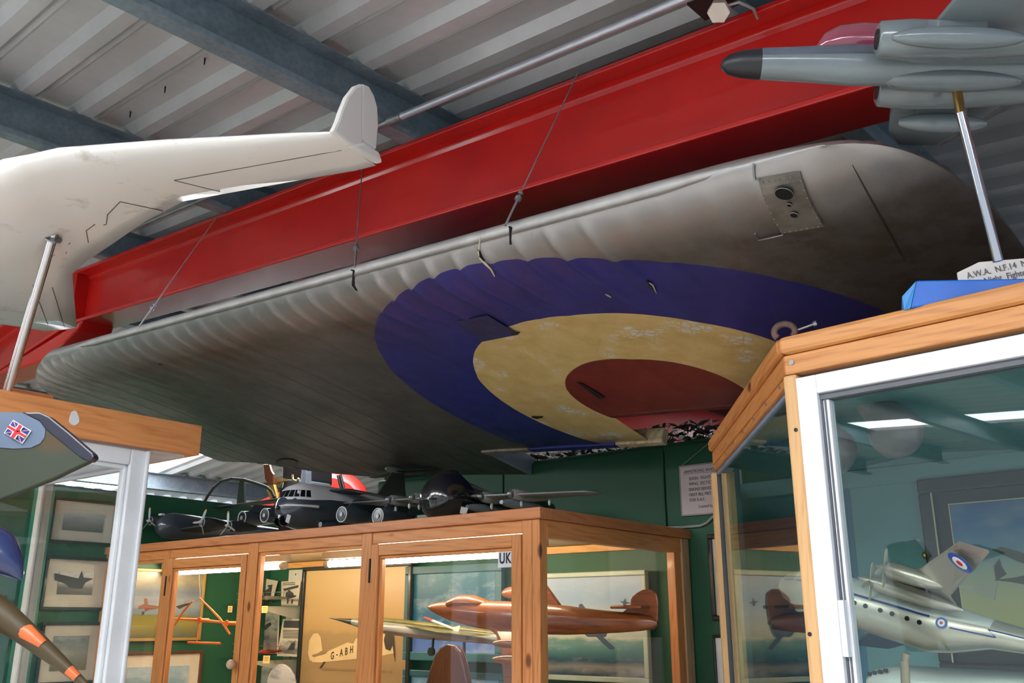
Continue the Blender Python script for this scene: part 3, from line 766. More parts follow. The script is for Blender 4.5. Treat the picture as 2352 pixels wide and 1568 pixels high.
card_('photo card with a paragraph of text between two pictures, lower shelf', [(650, 1421), (692, 1421), (688, 1508), (636, 1506)], DW - .05,
      [('printed_picture', M_PHINK, [(653, 1425), (690, 1425), (690, 1442), (651, 1441)]), ('printed_picture', M_PRINT, [(645, 1470), (690, 1472), (686, 1502), (638, 1500)]), ('printed_wing', M_PHINK, [(660, 1492), (670, 1476), (680, 1470), (676, 1492)])],
      [(650, 1446 + 3.4 * k, 689, 1447 + 3.4 * k) for k in range(6)])
card_('grey photograph of a parked aeroplane on the back wall between shelves', [(560, 1400), (642, 1404), (638, 1500), (556, 1498)], DW - .015,
      [('printed_picture', M_PRINT, [(564, 1404), (639, 1408), (635, 1496), (560, 1494)]), ('printed_wing', M_PHINK, [(600, 1440), (622, 1428), (624, 1434), (612, 1446), (600, 1446)])])
card_('grey photograph low on the wall, under the lower shelf', [(505, 1518), (632, 1516), (626, 1640), (500, 1640)], DW - .015, [('printed_picture', M_PRINT, [(510, 1523), (627, 1521), (622, 1640), (505, 1640)])])
for i, (x, y, w, h, dy, lab) in enumerate(((524, 1391, 10, 15, DW - .322, 'small buff label on the upper shelf edge behind the left door'), (602, 1391, 13, 16, DW - .322, 'small buff label on the upper shelf edge behind the fixed pane'),
                                         (476, 1494, 12, 17, DW - .322, 'small buff label on the lower shelf edge behind the left door'), (605, 1505, 15, 18, DW - .322, 'small buff label on the lower shelf edge behind the fixed pane'))):
    o = MB().prism([PW(x, y, dy), PW(x + w, y, dy), PW(x + w - 1.5, y + h, dy), PW(x - 1.5, y + h, dy)], E2 * .0015).build('price_label', paint('buff_label', (232, 206, 130), .7))
    tag(o, lab, 'label', 'buff labels on the shelves')
    for k in range(3): MB().prism([PW(x + 2, y + 3 + 4 * k, dy - .0005), PW(x + w - 3, y + 3 + 4 * k, dy - .0005), PW(x + w - 3, y + 4.2 + 4 * k, dy - .0005), PW(x + 2, y + 4.2 + 4 * k, dy - .0005)], -E2 * .0005).build('label_line', paint('label_red_ink', (190, 96, 70)), o)

# ------------------------------------------------------------------ aircraft building blocks
def ringf(fr, x, zc, w, h, n=16, e=2.0, yc=0.0):
    out = []
    for k in range(n):
        a = 2 * math.pi * k / n; c, s = math.cos(a), math.sin(a)
        out.append(fr.p(x, yc + math.copysign(abs(c) ** (2 / e), c) * w, zc + math.copysign(abs(s) ** (2 / e), s) * h))
    return out
def body(mb, fr, st, n=16, e=2.0, yc=0.0): return mb.loft([ringf(fr, x, zc, w, h, n, e, yc) for x, zc, w, h in st])
def foil(fr, x, y, z, ch, t, vert=False):          # x = leading edge, chord runs aft (-x)
    pr = [(0, 0), (.03, .35), (.12, .75), (.3, 1), (.6, .7), (.85, .3), (1, .03), (1, -.03), (.85, -.22), (.6, -.5), (.3, -.7), (.12, -.55), (.03, -.3)]
    if vert: return [fr.p(x - a * ch, y + b * t / 2, z) for a, b in pr]
    return [fr.p(x - a * ch, y, z + b * t / 2) for a, b in pr]
def wingm(fr, secs, vert=False): return MB().loft([foil(fr, *s, vert=vert) for s in secs])
def propeller(par, c, ax, r, nb, mat, hub, tipmat=None, a0=.3, wd_=.12):
    ax = V(ax).normalized(); u = Z - ax * Z.dot(ax); u.normalize(); w = ax.cross(u)
    pr = MB().ellip(c + ax * r * .02, ax * r * .22, u * r * .1, w * r * .1, 8, 6).build('propeller_hub', hub, par)
    for k in range(nb):
        a = a0 + 2 * math.pi * k / nb; d = u * math.cos(a) + w * math.sin(a); e = ax.cross(d)
        e = (e * .9 + ax * .4).normalized()
        f = ax * r * .012
        m = MB().loft([[c + d * q * r + e * h * r - f, c + d * q * r - e * h * r - f, c + d * q * r - e * h * r + f, c + d * q * r + e * h * r + f] for q, h in ((.05, .04), (.3, .075), (.6, .085), (.88, .07), (.98, .03))], smooth=False)
        bl = m.build('propeller_blade', mat, pr)
        if tipmat: MB().loft([[c + d * q * r + e * h * r - f * 1.3, c + d * q * r - e * h * r - f * 1.3, c + d * q * r - e * h * r + f * 1.3, c + d * q * r + e * h * r + f * 1.3] for q, h in ((.84, .075), (.985, .033))], smooth=False).build('blade_tip', tipmat, pr)
    return pr
def roundel(par, fr_c, a, b, nrm, r, cols, name='roundel'):
    pr = None
    for k, (q, m) in enumerate(zip((1, .62, .28), cols)):
        mb = MB().prism([fr_c + (V(a) * math.cos(2 * math.pi * i / 24) + V(b) * math.sin(2 * math.pi * i / 24)) * r * q + V(nrm) * .0004 * k for i in range(24)], V(nrm) * .0008)
        o = mb.build(name if k == 0 else 'roundel_ring', m, par if k == 0 else pr)
        if k == 0: pr = o
    return pr
M_RB, M_RW, M_RR = paint('roundel_blue', (34, 74, 160), .4), paint('roundel_white', (226, 224, 220), .4), paint('roundel_red', (190, 36, 44), .4)

# carved wooden twin-boom style jet model: nose to the left
M_TEAK = pine('polished_brown_wood', E1, (132, 72, 34), (84, 40, 18), .28, .4, False)
dyw = .42
wn, wt_ = PW(982, 1393, dyw), PW(1500, 1402, dyw)
JF = Frame(wn, -E1, -E2, Z)                                       # x forward, y towards the viewer, z up
LJ = (wt_ - wn).length
def jx_(px): return -(PW(px, 1400, dyw) - wn).dot(E1)
def jz_(px, py): return (PW(px, py, dyw) - wn).z
jet = thing('wooden_jet_model', 'polished brown carved wooden jet model with bubble canopy in the cabinet', 'model aircraft', PW(1240, 1450, dyw))
st = []
for px, ytop, ybot in ((982, 1392, 1395), (992, 1386, 1404), (1010, 1382, 1414), (1040, 1379, 1427), (1080, 1378, 1438), (1125, 1379, 1446), (1180, 1380, 1452), (1240, 1384, 1457), (1300, 1390, 1458), (1360, 1398, 1456), (1420, 1404, 1453), (1470, 1408, 1449), (1500, 1414, 1444), (1510, 1424, 1436)):
    a, b = jz_(px, ytop), jz_(px, ybot); st.append((jx_(px), (a + b) / 2, (a - b) / 2 * .92, (a - b) / 2))
body(MB(), JF, st, 18).build('fuselage', M_TEAK, jet)
st = []
for px, ytop, ybot in ((1024, 1386, 1392), (1040, 1373, 1400), (1060, 1365, 1404), (1085, 1366, 1404), (1110, 1374, 1400), (1130, 1384, 1392)):
    a, b = jz_(px, ytop), jz_(px, ybot); st.append((jx_(px), (a + b) / 2, .040 * min(1, (a - b) / .035), (a - b) / 2))
body(MB(), JF, st, 14).build('canopy', M_TEAK, jet)
for sg in (-1,):
    xw = jx_(1150); zw = jz_(1170, 1432 if sg > 0 else 1418)
    # near wing drops towards the viewer, far wing lies behind
    wingm(JF, [(xw, sg * .03, zw, .20, .030), (xw - .03, sg * .12, zw + (.0), .16, .02), (xw - .06, sg * .30, zw + .015, .10, .010)]).build('wing', M_TEAK, jet)
    c0 = JF.p(xw - .05, sg * .30, zw + .015)
    MB().ellip(c0, E1 * .075, E2 * .018, Z * .018).build('tip_tank', M_TEAK, jet)
for px, py, dd in ((1150, 1478, .28), (1150, 1515, .22)):
    MB().ellip(PW(px + 22, py, dd), E1 * .085, E2 * .016, Z * .016).build('underwing_tank', M_TEAK, jet)
MB().loft([[PW(x, y, dd) for x, y in ((x0, y0), (x0 + w, y0), (x0 + w, y0 + h), (x0, y0 + h))] for x0, y0, w, h, dd in ((1118, 1430, 110, 10, .40), (1140, 1446, 70, 12, .37), (1152, 1470, 52, 40, .33), (1160, 1520, 50, 90, .28))], smooth=False).build('pylon_fin', M_TEAK, jet)
MB().ellip(PW(1185, 1361, .60), E1 * .075, E2 * .02, Z * .028).build('far_tip_tank', M_TEAK, jet)
MB().prism([PW(x, y, .47) for x, y in ((1180, 1384), (1210, 1340), (1240, 1330), (1262, 1360), (1285, 1392))], E2 * .02).build('dorsal_fin', M_TEAK, jet)
MB().prism([PW(x, y, dyw - .005) for x, y in ((1420, 1412), (1446, 1392), (1448, 1372), (1460, 1362), (1474, 1354), (1492, 1352), (1508, 1362), (1512, 1384), (1511, 1424), (1500, 1446), (1468, 1446))], E2 * .012).build('tail_fin', M_TEAK, jet, bevel=.005)
MB().prism([JF.p(jx_(1418), .05, jz_(1418, 1398)), JF.p(jx_(1460), .08, jz_(1460, 1398)), JF.p(jx_(1500), .08, jz_(1460, 1398)), JF.p(jx_(1490), -.06, jz_(1460, 1398)), JF.p(jx_(1460), -.06, jz_(1460, 1398)), JF.p(jx_(1418), -.05, jz_(1418, 1398))], Z * .012).build('tailplane', M_TEAK, jet, bevel=.004)
MB().tube([PW(1250, 1456, dyw), PW(1250, 1640, dyw)], .012, 10).build('stand_rod', M_DARK, jet)
# grey and olive supersonic jet model with needle nose
dyc = .68
cj = thing('camouflage_jet_model', 'grey and olive needle nosed jet model with white missile on a black stand', 'model aircraft', PW(1060, 1560, dyc))
c0, c1 = PW(756, 1419, dyc), PW(1150, 1462, dyc)
CF = Frame(c0, (c0 - c1).normalized(), -E2, None); CF.z = CF.x.cross(CF.y); 
if CF.z.z < 0: CF.z = -CF.z
LC = (c1 - c0).length
M_OLIVE = paint('olive_top_paint', (108, 104, 58), .3, var=.3, scale=12, coat=.3); M_GREYU = paint('grey_underside', (142, 144, 140), .3, coat=.3)
k = LC / 394
body(MB(), CF, [(-0 * k, 0, .001, .001), (-20 * k, -.002, .004, .004), (-64 * k, -.006, .016, .016)], 14).build('nose_cone', paint('dark_nose_cone', (34, 44, 44), .3), cj)
body(MB(), CF, [(-64 * k, -.006, .016, .016), (-100 * k, -.010, .026, .026), (-150 * k, -.014, .034, .03), (-240 * k, -.016, .036, .03), (-330 * k, -.012, .03, .026), (-420 * k, -.008, .022, .022)], 16, 2.4).build('fuselage', M_GREYU, cj)
body(MB(), CF, [(-66 * k, .004, .008, .006), (-110 * k, .013, .018, .012), (-160 * k, .018, .024, .012), (-300 * k, .014, .024, .014), (-420 * k, .010, .016, .013)], 14).build('spine', M_OLIVE, cj)
for sg in (1, -1):
    body(MB(), CF, [(-146 * k, -.012, .004, .006), (-160 * k, -.012, .014, .018), (-260 * k, -.012, .014, .02), (-340 * k, -.010, .012, .016)], 12, 2.6, yc=sg * .04).build('intake', M_GREYU, cj)
    wingm(CF, [(-200 * k, sg * .04, .006, 190 * k, .010), (-320 * k, sg * .17, .004, 70 * k, .005)]).build('wing', M_OLIVE, cj)
MB().tube([PW(984, 1421, .62), PW(1050, 1447, .62)], .0055, 8).ellip(PW(984, 1421, .62), E1 * .012, E2 * .0052, Z * .0052).build('missile', M_RW, cj)
MB().ellip(PW(987, 1422, .62), (PW(1000, 1427, .62) - PW(984, 1421, .62)) * .9, E2 * .006, Z * .006).build('missile_tip', M_RR, cj)
MB().prism([PW(x, y, .615) for x, y in ((1040, 1440), (1058, 1436), (1056, 1446), (1050, 1458), (1044, 1450))], -E2 * .003).build('missile_fin', M_RW, cj)
w0 = PW(993, 1496, .62); MB().disc(w0, -E2, .018, .012, 18).build('wheel', M_BLACK, cj); MB().tube([w0, PW(995, 1466, .64)], .006, 8).build('wheel_leg', M_DARK, cj)
MB().tube([PW(1066, 1466, dyc), PW(1066, 1600, dyc)], .007, 8).build('stand_rod', M_DARK, cj)
MB().tube([PW(768 + 62, 1430, dyc - .02), PW(768 + 68, 1432, dyc - .02)], .022, 14).build('blue_band', paint('blue_band_paint', (40, 50, 170), .4), cj)
# dark wooden fin standing at the front
fin = MB().prism([PW(x, y, .24) for x, y in ((968, 1600), (985, 1540), (998, 1502), (1008, 1488), (1026, 1479), (1044, 1482), (1056, 1495), (1066, 1530), (1080, 1600))], E2 * .03)
tag(fin.build('wooden_fin', pine('dark_brown_wood', Z, (92, 46, 28), (52, 22, 12), .25, .5, False), bevel=.008), 'dark brown rounded wooden fin upright at the bottom of the right door', 'fin')
# cream egg-shaped fin model on the floor of the shelf bay
egg = MB().prism([PW(645 + 33 * math.cos(a) * (1 - .12 * math.sin(a)), 1570 - 46 * math.sin(a), DW - .3) for a in [2 * math.pi * k / 28 for k in range(28)]], E2 * .012)
tag(egg.build('oval_tail_fin', art('mottled_grey_cloud', [(0, (150, 152, 150)), (1, (200, 200, 196))], (96, 104, 112), 9, .7), bevel=.004), 'pale mottled oval panel below the lower shelf', 'panel')
# small biplane models on the glass shelves
M_BIP = paint('silver_biplane', (150, 146, 134), .35, .3); M_BIPR = paint('biplane_red', (160, 60, 44), .4)
def biplane(px, py, zs, dy, sc, mat, label):
    c = PW(px, py, dy); c.z = zs
    t = thing('biplane_model', label, 'model aircraft', c, 'small biplanes on the glass shelves')
    fr = Frame(c + Z * .035 * sc, -E2, -E1, Z)
    body(MB(), fr, [(.045 * sc, 0, .008 * sc, .008 * sc), (.035 * sc, 0, .012 * sc, .012 * sc), (-.02 * sc, 0, .010 * sc, .012 * sc), (-.10 * sc, .004, .003 * sc, .005 * sc)], 10).build('fuselage', mat, t)
    for zz, sp_ in ((.03, .15), (-.006, .13)):
        wingm(fr, [(.03 * sc, -sp_ * sc, zz * sc, .035 * sc, .004 * sc), (.03 * sc, sp_ * sc, zz * sc, .035 * sc, .004 * sc)]).build('wing', mat, t)
    for sg in (-1, 1):
        for xx in (.022, -.0): MB().tube([fr.p(xx * sc, sg * .1 * sc, -.006 * sc), fr.p(xx * sc, sg * .11 * sc, .03 * sc)], .0012, 5).build('strut', M_DARK, t)
        MB().disc(fr.p(.02 * sc, sg * .025 * sc, -.024 * sc), fr.y, .010 * sc, .004, 12).build('wheel', M_BLACK, t)
        MB().tube([fr.p(.02 * sc, sg * .025 * sc, -.024 * sc), fr.p(.02 * sc, sg * .006 * sc, -.008 * sc)], .0015, 5).build('wheel_leg', M_DARK, t)
    wingm(fr, [(-.08 * sc, -.04 * sc, .004, .022 * sc, .003), (-.08 * sc, .04 * sc, .004, .022 * sc, .003)]).build('tailplane', mat, t)
    propeller(t, fr.p(.048 * sc, 0, 0), fr.x, .035 * sc, 2, M_INK, M_STEEL, a0=.5)
    return t
biplane(545, 1392, SHELF[0], DW - .2, 1.0, M_BIP, 'silver biplane model on the upper shelf behind the left door')
biplane(622, 1392, SHELF[0], DW - .2, 1.0, M_BIP, 'silver biplane model on the upper shelf behind the fixed pane')
biplane(518, 1508, SHELF[1], DW - .2, 1.1, M_BIP, 'silver biplane model on the lower shelf behind the left door')
biplane(612, 1508, SHELF[1], DW - .2, 1.0, M_BIPR, 'red biplane model on the lower shelf behind the fixed pane')
# orange tubes stand in for the lit edges of a slender model
M_ORG = paint('orange_lit_edge', (236, 120, 40), .35)
dyo = .2
og = thing('lit_edge_model', 'slender model behind the left cabinet door, its lit edges shaped as orange tubes', 'model aircraft', PW(480, 1430, dyo))
MB().tube([PW(400, 1420, dyo), PW(462, 1424, dyo), PW(542, 1432, dyo)], [.004, .008, .004], 8).build('wing', M_ORG, og)
for x, y in ((462, 1424), (525, 1431)):
    c = PW(x, y, dyo); MB().tube([c + (E1 * math.cos(k * math.pi / 8) + Z * math.sin(k * math.pi / 8)) * .013 - E2 * .01 for k in range(17)], .003, 6, False).tube([c - E2 * .012, c + E2 * .04], .010, 10).build('engine', M_ORG, og)
MB().tube([PW(458, 1372, dyo), PW(486, 1400, dyo), PW(505, 1420, dyo), PW(528, 1456, dyo)], [.003, .005, .006, .005], 8).build('rear_boom', M_ORG, og)
MB().tube([PW(400, 1436, dyo - .05), PW(420, 1405, dyo - .05), PW(443, 1380, dyo - .05)], [.005, .005, .003], 8).build('front_boom', M_ORG, og)
MB().tube([PW(432, 1475, dyo), PW(506, 1477, dyo)], .0055, 8).build('float', M_ORG, og)
MB().tube([PW(460, 1372, dyo), PW(456, 1304, dyo)], .0012, 5).build('thread', M_STEEL, og)
MB().tube([PW(456, 1426, dyo), PW(455, 1440, dyo), PW(452, 1476, dyo)], .003, 6).build('float_strut', M_ORG, og)
# ================================================================== canted pine and white glass case at the right
G1, G2 = axes(45.4)
KC = hy(1783, 775, 1.84); KZ = KC.z
RF = Frame(KC, G1, G2, Z)                          # front face: x to the right, y into the case
SF_END = hz(1625, 1012, KZ - CZ)
cd = (SF_END - KC); CL = cd.length; cd = cd.normalized()
cn = V((cd.y, -cd.x, 0))                           # into the case from the canted face
SFr = Frame(KC, -cd, cn, Z)                        # canted face: x towards the viewer corner (negative = away)
def rf(px, py, dy=0.0): return RF.loc(hp(px, py, KC + G2 * dy, G2))
def RW(px, py, dy): return hp(px, py, KC + G2 * dy, G2)
def sf(px, py): return SFr.loc(hp(px, py, KC, cn))
FWID = 1.25
case = thing('glass_case', 'pine topped glass display case with canted corner and white sliding frame', 'cabinet', RF.p(.6, .5, -KZ))
CPL, CPD = (216, 152, 92), (172, 100, 48)
M_CG1 = pine('case_pine_front', G1, CPL, CPD, .45, .08); M_CG2 = pine('case_pine_canted', cd, (206, 138, 78), (160, 90, 42), .45, .08); M_CGZ = pine('case_pine_upright', Z, (218, 176, 124), (196, 140, 84), .5, .05, False)
z_a = rf(1783, 816)[2]; z_b = rf(1800, 858)[2]; z_c = z_b - .012
# mitre-cut fascia strips: polygons in plan
def mitre(b0, b1):       # offsets outwards (negative = out) -> corner point of both faces
    # intersection of front plane y=b and canted plane y=b
    n1, n2 = G2, cn
    m = Matrix(((n1.x, n1.y), (n2.x, n2.y))).inverted()
    q = m @ __import__('mathutils').Vector((b0, b1)); return KC + V((q.x, q.y, 0))
def strip(name, side, bo, bi, z0, z1, mat, bev=.006):
    co, ci = mitre(bo, bo), mitre(bi, bi)
    if side == 'f': eo, ei = RF.p(FWID, bo, 0), RF.p(FWID, bi, 0)
    else: eo, ei = SFr.p(-CL, bo, 0), SFr.p(-CL, bi, 0)
    pl = [co, ci, ei, eo]
    return MB().prism([V((q.x, q.y, KZ + z0)) for q in pl], Z * (z1 - z0)).build(name, mat, case, bevel=bev)
for sd, mt in (('f', M_CG1), ('c', M_CG2)):
    strip('fascia_moulding', sd, 0, .05, z_a, 0, mt, .010)
    strip('lower_fascia', sd, .012, .05, z_b, z_a - .001, mt, .003)
strip('glazing_strip', 'c', .014, .04, z_b - .022, z_b - .001, M_CG2, .003)
strip('gasket', 'c', .022, .034, z_b - .034, z_b - .023, paint('blue_grey_gasket', (124, 140, 160), .5), .002)
for k in range(7):
    p = SFr.p(-CL * (.06 + .14 * k), .0135, z_b - .010); MB().disc(p, -cn, .004, .002, 10).build('screw', M_STEEL, case)
for k in range(2): p = SFr.p(-CL * (.78 + .16 * k), -.0005, z_a + .016); MB().disc(p, -cn, .0035, .002, 10).build('screw', M_STEEL, case)
MB().disc(rf and RF.p(rf(1812, 830)[0], .0115, rf(1812, 830)[2]), -G2, .0055, .002, 12).build('screw', M_STEEL, case)
# upright wood post at the corner, white fixed frame, sliding frame, glass
xp0, xp1 = rf(1803, 900, .02)[0], rf(1835, 900, .02)[0]
MB().box(RF, xp0, xp1, .014, .055, -KZ + .1, z_b).build('corner_post', M_CGZ, case, bevel=.006)
for py in (987, 1456):
    c = RW(1828 if py < 1200 else 1860, py, .0135); MB().disc(c, -G2, .0042, .001, 10).build('plugged_hole', M_DARK, case)
M_ALW = paint('white_aluminium_frame', (236, 240, 248), .3, var=.03); M_ALS = paint('shadow_gap', (96, 100, 108), .5)
xf0, xf1 = xp1 + .001, rf(1880, 880, .02)[0]
MB().box(RF, xf0, xf1, .008, .055, -KZ + .1, z_c).build('fixed_frame', M_ALW, case, bevel=.002)
zt0 = z_c; zt1 = zt0 - (rf(2125, 811, .02)[2] - rf(2125, 858, .02)[2])
MB().box(RF, xf1, FWID, .008, .055, zt1, zt0).build('fixed_frame', M_ALW, case, bevel=.002)
MB().box(RF, xf1, FWID, .018, .05, zt1 - .012, zt1).build('frame_channel', M_ALS, case)
xs0, xs1 = xf1 + .004, rf(1906, 900, .03)[0]
MB().box(RF, xf1, xf1 + .004, .02, .05, -KZ + .1, zt1).build('frame_channel', M_ALS, case)
slide = MB().box(RF, xs0, xs1, .022, .045, -KZ + .1, zt1 - .012).build('sliding_frame', M_ALW, case, bevel=.002)
MB().box(RF, xs0 + .004, xs0 + .0075, .0205, .023, -KZ + .1, zt1 - .012).build('groove', M_ALS, slide)
h0, h1 = rf(1925, 1378, .02), rf(1940, 1508, .02)
MB().box(RF, xs0 - .003, xs1 - .004, .006, .022, h1[2], h0[2]).build('handle', M_ALW, slide, bevel=.002)
M_CGLASS = glass('case_glass', (.93, .985, .975, 1), .05)
MB().box(RF, xs1, FWID, .033, .037, -KZ + .1, zt1 - .012).build('sliding_glass', M_CGLASS, slide)
MB().box(SFr, -CL + .01, -.03, .027, .031, -KZ + .1, z_b - .02).build('canted_glass', glass('canted_glass', (.90, .98, .97, 1), .05), case)
MB().box(SFr, -CL, -CL + .012, .02, .036, -KZ + .1, z_b - .03).build('edge_channel', M_ALS, case)
MB().box(SFr, -CL + .012, -CL + .05, .04, .07, -KZ + .1, z_b - .03).build('inner_post', M_CGZ, case)
MB().box(SFr, -CL - .006, -CL + .02, .004, .02, -KZ + .1, z_b - .03).build('edge_bead', M_CGZ, case)
# top, ceiling, back and end walls of the case
M_TEAL = paint('teal_interior_paint', (106, 150, 150), .55, var=.06, scale=2); M_TEALB = paint('blue_teal_interior', (58, 116, 140), .55, var=.10, scale=2)
BK = RF.loc(RW(2200, 1075, 0))[1]
bp = hz(2130, 1085, z_b + KZ - CZ - .03); DB = (bp - KC).dot(G2)
pol = [mitre(.05, .05), RF.p(FWID, .05, 0), RF.p(FWID, DB + .02, 0), SFr.p(-CL, .05, 0) + G2 * .35, SFr.p(-CL, .05, 0)]
MB().prism([V((q.x, q.y, KZ - .035)) for q in pol], Z * .03).build('case_top', paint('case_top_board', (150, 120, 90), .7), case)
MB().prism([V((q.x, q.y, KZ + z_b - .005)) for q in pol], Z * .008).build('case_ceiling', M_TEAL, case)
XBK = rf(1672, 1300, DB)[0]
MB().box(RF, XBK, FWID + .6, DB, DB + .02, -KZ, z_b).build('case_back', M_TEALB, case)
bz0, bz1 = rf(2130, 1104, DB)[2], rf(2130, 1072, DB)[2]
MB().box(RF, XBK, FWID + .6, DB - .02, DB, bz0, z_b).build('back_batten', M_TEAL, case, bevel=.002)
MB().box(RF, rf(1985, 1300, DB)[0] - .02, rf(2165, 1300, DB)[0], DB - .004, DB, -KZ, bz0).build('back_board', M_TEAL, case)
e0 = SFr.p(-CL, .05, 0); e1_ = RF.p(XBK, DB, 0)
MB().prism([V((q.x, q.y, .1)) for q in (e0 + cn * .03, e1_, e1_ + G1 * .012, e0 + cn * .045)], Z * (KZ + z_b - .11)).build('end_panel', M_TEALB, case)
MB().prism([V((q.x, q.y, .55)) for q in [mitre(.05, .05), RF.p(FWID, .05, 0), RF.p(FWID, DB, 0), SFr.p(-CL, .05, 0) + G2 * .35, SFr.p(-CL, .05, 0)]], Z * .03).build('case_floor', M_TEALB, case)

# --- dark framed aircraft print on the case back wall
xa, za = rf(2113, 1104, DB)[0], rf(2113, 1104, DB)[2]; xb = xa + 1.0; zb_ = rf(2165, 1556, DB)[2]
M_FDK = paint('dark_bronze_frame', (20, 20, 26), .4)
t = thing('framed_print', 'dark framed print of a grey aircraft in blue and yellow sky', 'picture', RF.p((xa + xb) / 2, DB - .03, zb_))
fwq = .045
for a0, a1, c0, c1 in ((xa, xb, za - fwq, za), (xa, xb, zb_, zb_ + fwq), (xa, xa + fwq, zb_ + fwq, za - fwq), (xb - fwq, xb, zb_ + fwq, za - fwq)): MB().box(RF, a0, a1, DB - .035, DB - .005, c0, c1).build('frame_rail', M_FDK, t, bevel=.006)
MB().box(RF, xa + fwq, xb - fwq, DB - .014, DB - .006, zb_ + fwq, za - fwq).build('mount', paint('brown_mount', (44, 38, 38), .6), t)
xl_, zl_ = rf(2185, 1160, DB)[0], rf(2185, 1160, DB)[2]
M_PSKY = art('dusk_sky_print', [(0, (190, 180, 110)), (.3, (184, 176, 124)), (.52, (150, 162, 144)), (.66, (84, 132, 152)), (.8, (38, 104, 150)), (1, (30, 92, 144))], (196, 186, 140), 3.5, .25)
MB().box(RF, xl_, xb - fwq - .06, DB - .018, DB - .010, zb_ + fwq + .06, zl_).build('picture_sheet', M_PSKY, t)
M_GOLDL = paint('pale_gold_line', (200, 186, 140), .4)
MB().box(RF, xl_ - .003, xl_, DB - .0185, DB - .012, zb_ + fwq + .06, zl_ + .003).build('gilt_line', M_GOLDL, t); MB().box(RF, xl_, xb - fwq - .06, DB - .0185, DB - .012, zl_, zl_ + .003).build('gilt_line', M_GOLDL, t)
MB().box(RF, xa + fwq - .004, xa + fwq, DB - .037, DB - .033, zb_ + fwq, za - fwq).build('gilt_line', M_GOLDL, t)
M_PG = paint('printed_grey_aircraft', (84, 82, 70), .6); M_PG2 = paint('printed_pale_aircraft', (176, 174, 150), .6)
def rflat(nm, pts, mat, d=.019): return MB().prism([RW(x, y, DB - d) for x, y in pts], -G2 * .001).build(nm, mat, t)
rflat('printed_wing', [(2278, 1262), (2300, 1255), (2420, 1290), (2420, 1312), (2340, 1290)], M_PG)
rflat('printed_tail_fin', [(2283, 1300), (2296, 1282), (2300, 1300), (2312, 1318), (2288, 1334)], M_PG)
rflat('printed_fuselage', [(2283, 1332), (2330, 1326), (2400, 1312), (2400, 1350), (2320, 1336)], M_PG)
rflat('printed_cloud', [(2200, 1345), (2290, 1338), (2284, 1378), (2240, 1362)], M_PG2)
# brass knob on the back board
kq = RW(2127, 1275, DB - .01)
kb_ = tag(MB().ellip(kq, -G2 * .012, G1 * .012, Z * .012).tube([kq, kq + G2 * .012], .006, 8).build('brass_knob', paint('brass', (190, 160, 80), .2, .9)), 'small brass knob on teal panel beside the framed print', 'knob')

# --- two frosted spot lamps under the case ceiling
def frosted():
    q = NT('frosted_glass_shade'); v = q.coord(); c = q.ramp(q.noise(v, 4, 3), [(.3, lin(142, 134, 138)), (.7, lin(160, 152, 156))])
    q.set(c, .3, 0, .2); q.b.inputs['Subsurface Weight'].default_value = .0
    return q.m
M_FROST = frosted()
def spot(neck, belly, tip, dy, label, rn, rb):
    a, b, c = RW(*neck, dy), RW(*belly, dy - .03), RW(*tip, dy - .06)
    L = thing('spot_lamp', label, 'lamp', a, 'frosted lamps in the glass case')
    d = (c - a).normalized(); ln = (c - a).length
    prof_ = [(0, .45), (.02, .8), (.07, 1.0), (.25, 1.02), (.38, 1.05), (.47, 1.15), (.58, 1.42), (.68, 1.62), (.77, 1.68), (.86, 1.52), (.94, 1.1), (.985, .65), (1.0, .2)]
    m = MB().tube([a + d * ln * q for q, r in prof_], [rn * r for q, r in prof_], 22)
    m.build('frosted_shade', M_FROST, L)
    top = RF.loc(a); 
    MB().tube([a + d * .02, a + Z * .02 + G1 * .03, RF.p(top[0] + .04, top[1], z_b - .006)], .006, 8).build('arm', M_STEEL, L)
    MB().ellip(RF.p(top[0] + .042, top[1], z_b - .012), G1 * .016, G2 * .016, Z * .010).build('ceiling_rose', paint('cream_rose', (206, 196, 176)), L)
spot((1976, 893), (2020, 960), (2088, 1030), .42, 'frosted bulb lamp hanging below the teal case ceiling, upper right one', .036, .05)
spot((1838, 945), (1908, 1010), (1935, 1070), .42, 'frosted bulb lamp half hidden by the white frame', .036, .05)

# --- silver four engined transport model on a rod stand
dm = .30
def MW(px, py, d=dm): return RW(px, py, d)
tr = thing('silver_transport_model', 'silver transport aircraft model with blue cheat line on a rod stand', 'model aircraft', MW(2080, 1560))
n0, n1 = MW(1793, 1335), MW(2352, 1500)
TF = Frame(n0, (n0 - n1).normalized(), -G2, None); TF.z = TF.x.cross(TF.y)
if TF.z.z < 0: TF.z = -TF.z
LT = (n1 - n0).length
M_SILV = paint('silver_model_paint', (196, 184, 170), .32, .55, .08, 5); M_WTOP = paint('white_model_top', (214, 212, 204), .3, coat=.3); M_CHEAT = paint('cheat_line_blue', (36, 60, 130), .4)
u = LT / 583.0                                            # metres per photo pixel along the fuselage
R0 = 58 * u
st = [(0, -.1 * R0, R0 * .04, R0 * .04), (-6 * u, -.1 * R0, R0 * .32, R0 * .30), (-24 * u, -.1 * R0, R0 * .60, R0 * .58), (-60 * u, -.04 * R0, R0 * .86, R0 * .86), (-110 * u, 0, R0, R0), (-330 * u, 0, R0, R0), (-390 * u, -.02 * R0, R0, R0 * 1.0), (-440 * u, .1 * R0, R0 * .92, R0 * .88), (-520 * u, .35 * R0, R0 * .62, R0 * .55), (-640 * u, .5 * R0, R0 * .4, R0 * .36), (-760 * u, .6 * R0, R0 * .15, R0 * .15)]
body(MB(), TF, st, 24).build('fuselage', M_SILV, tr)
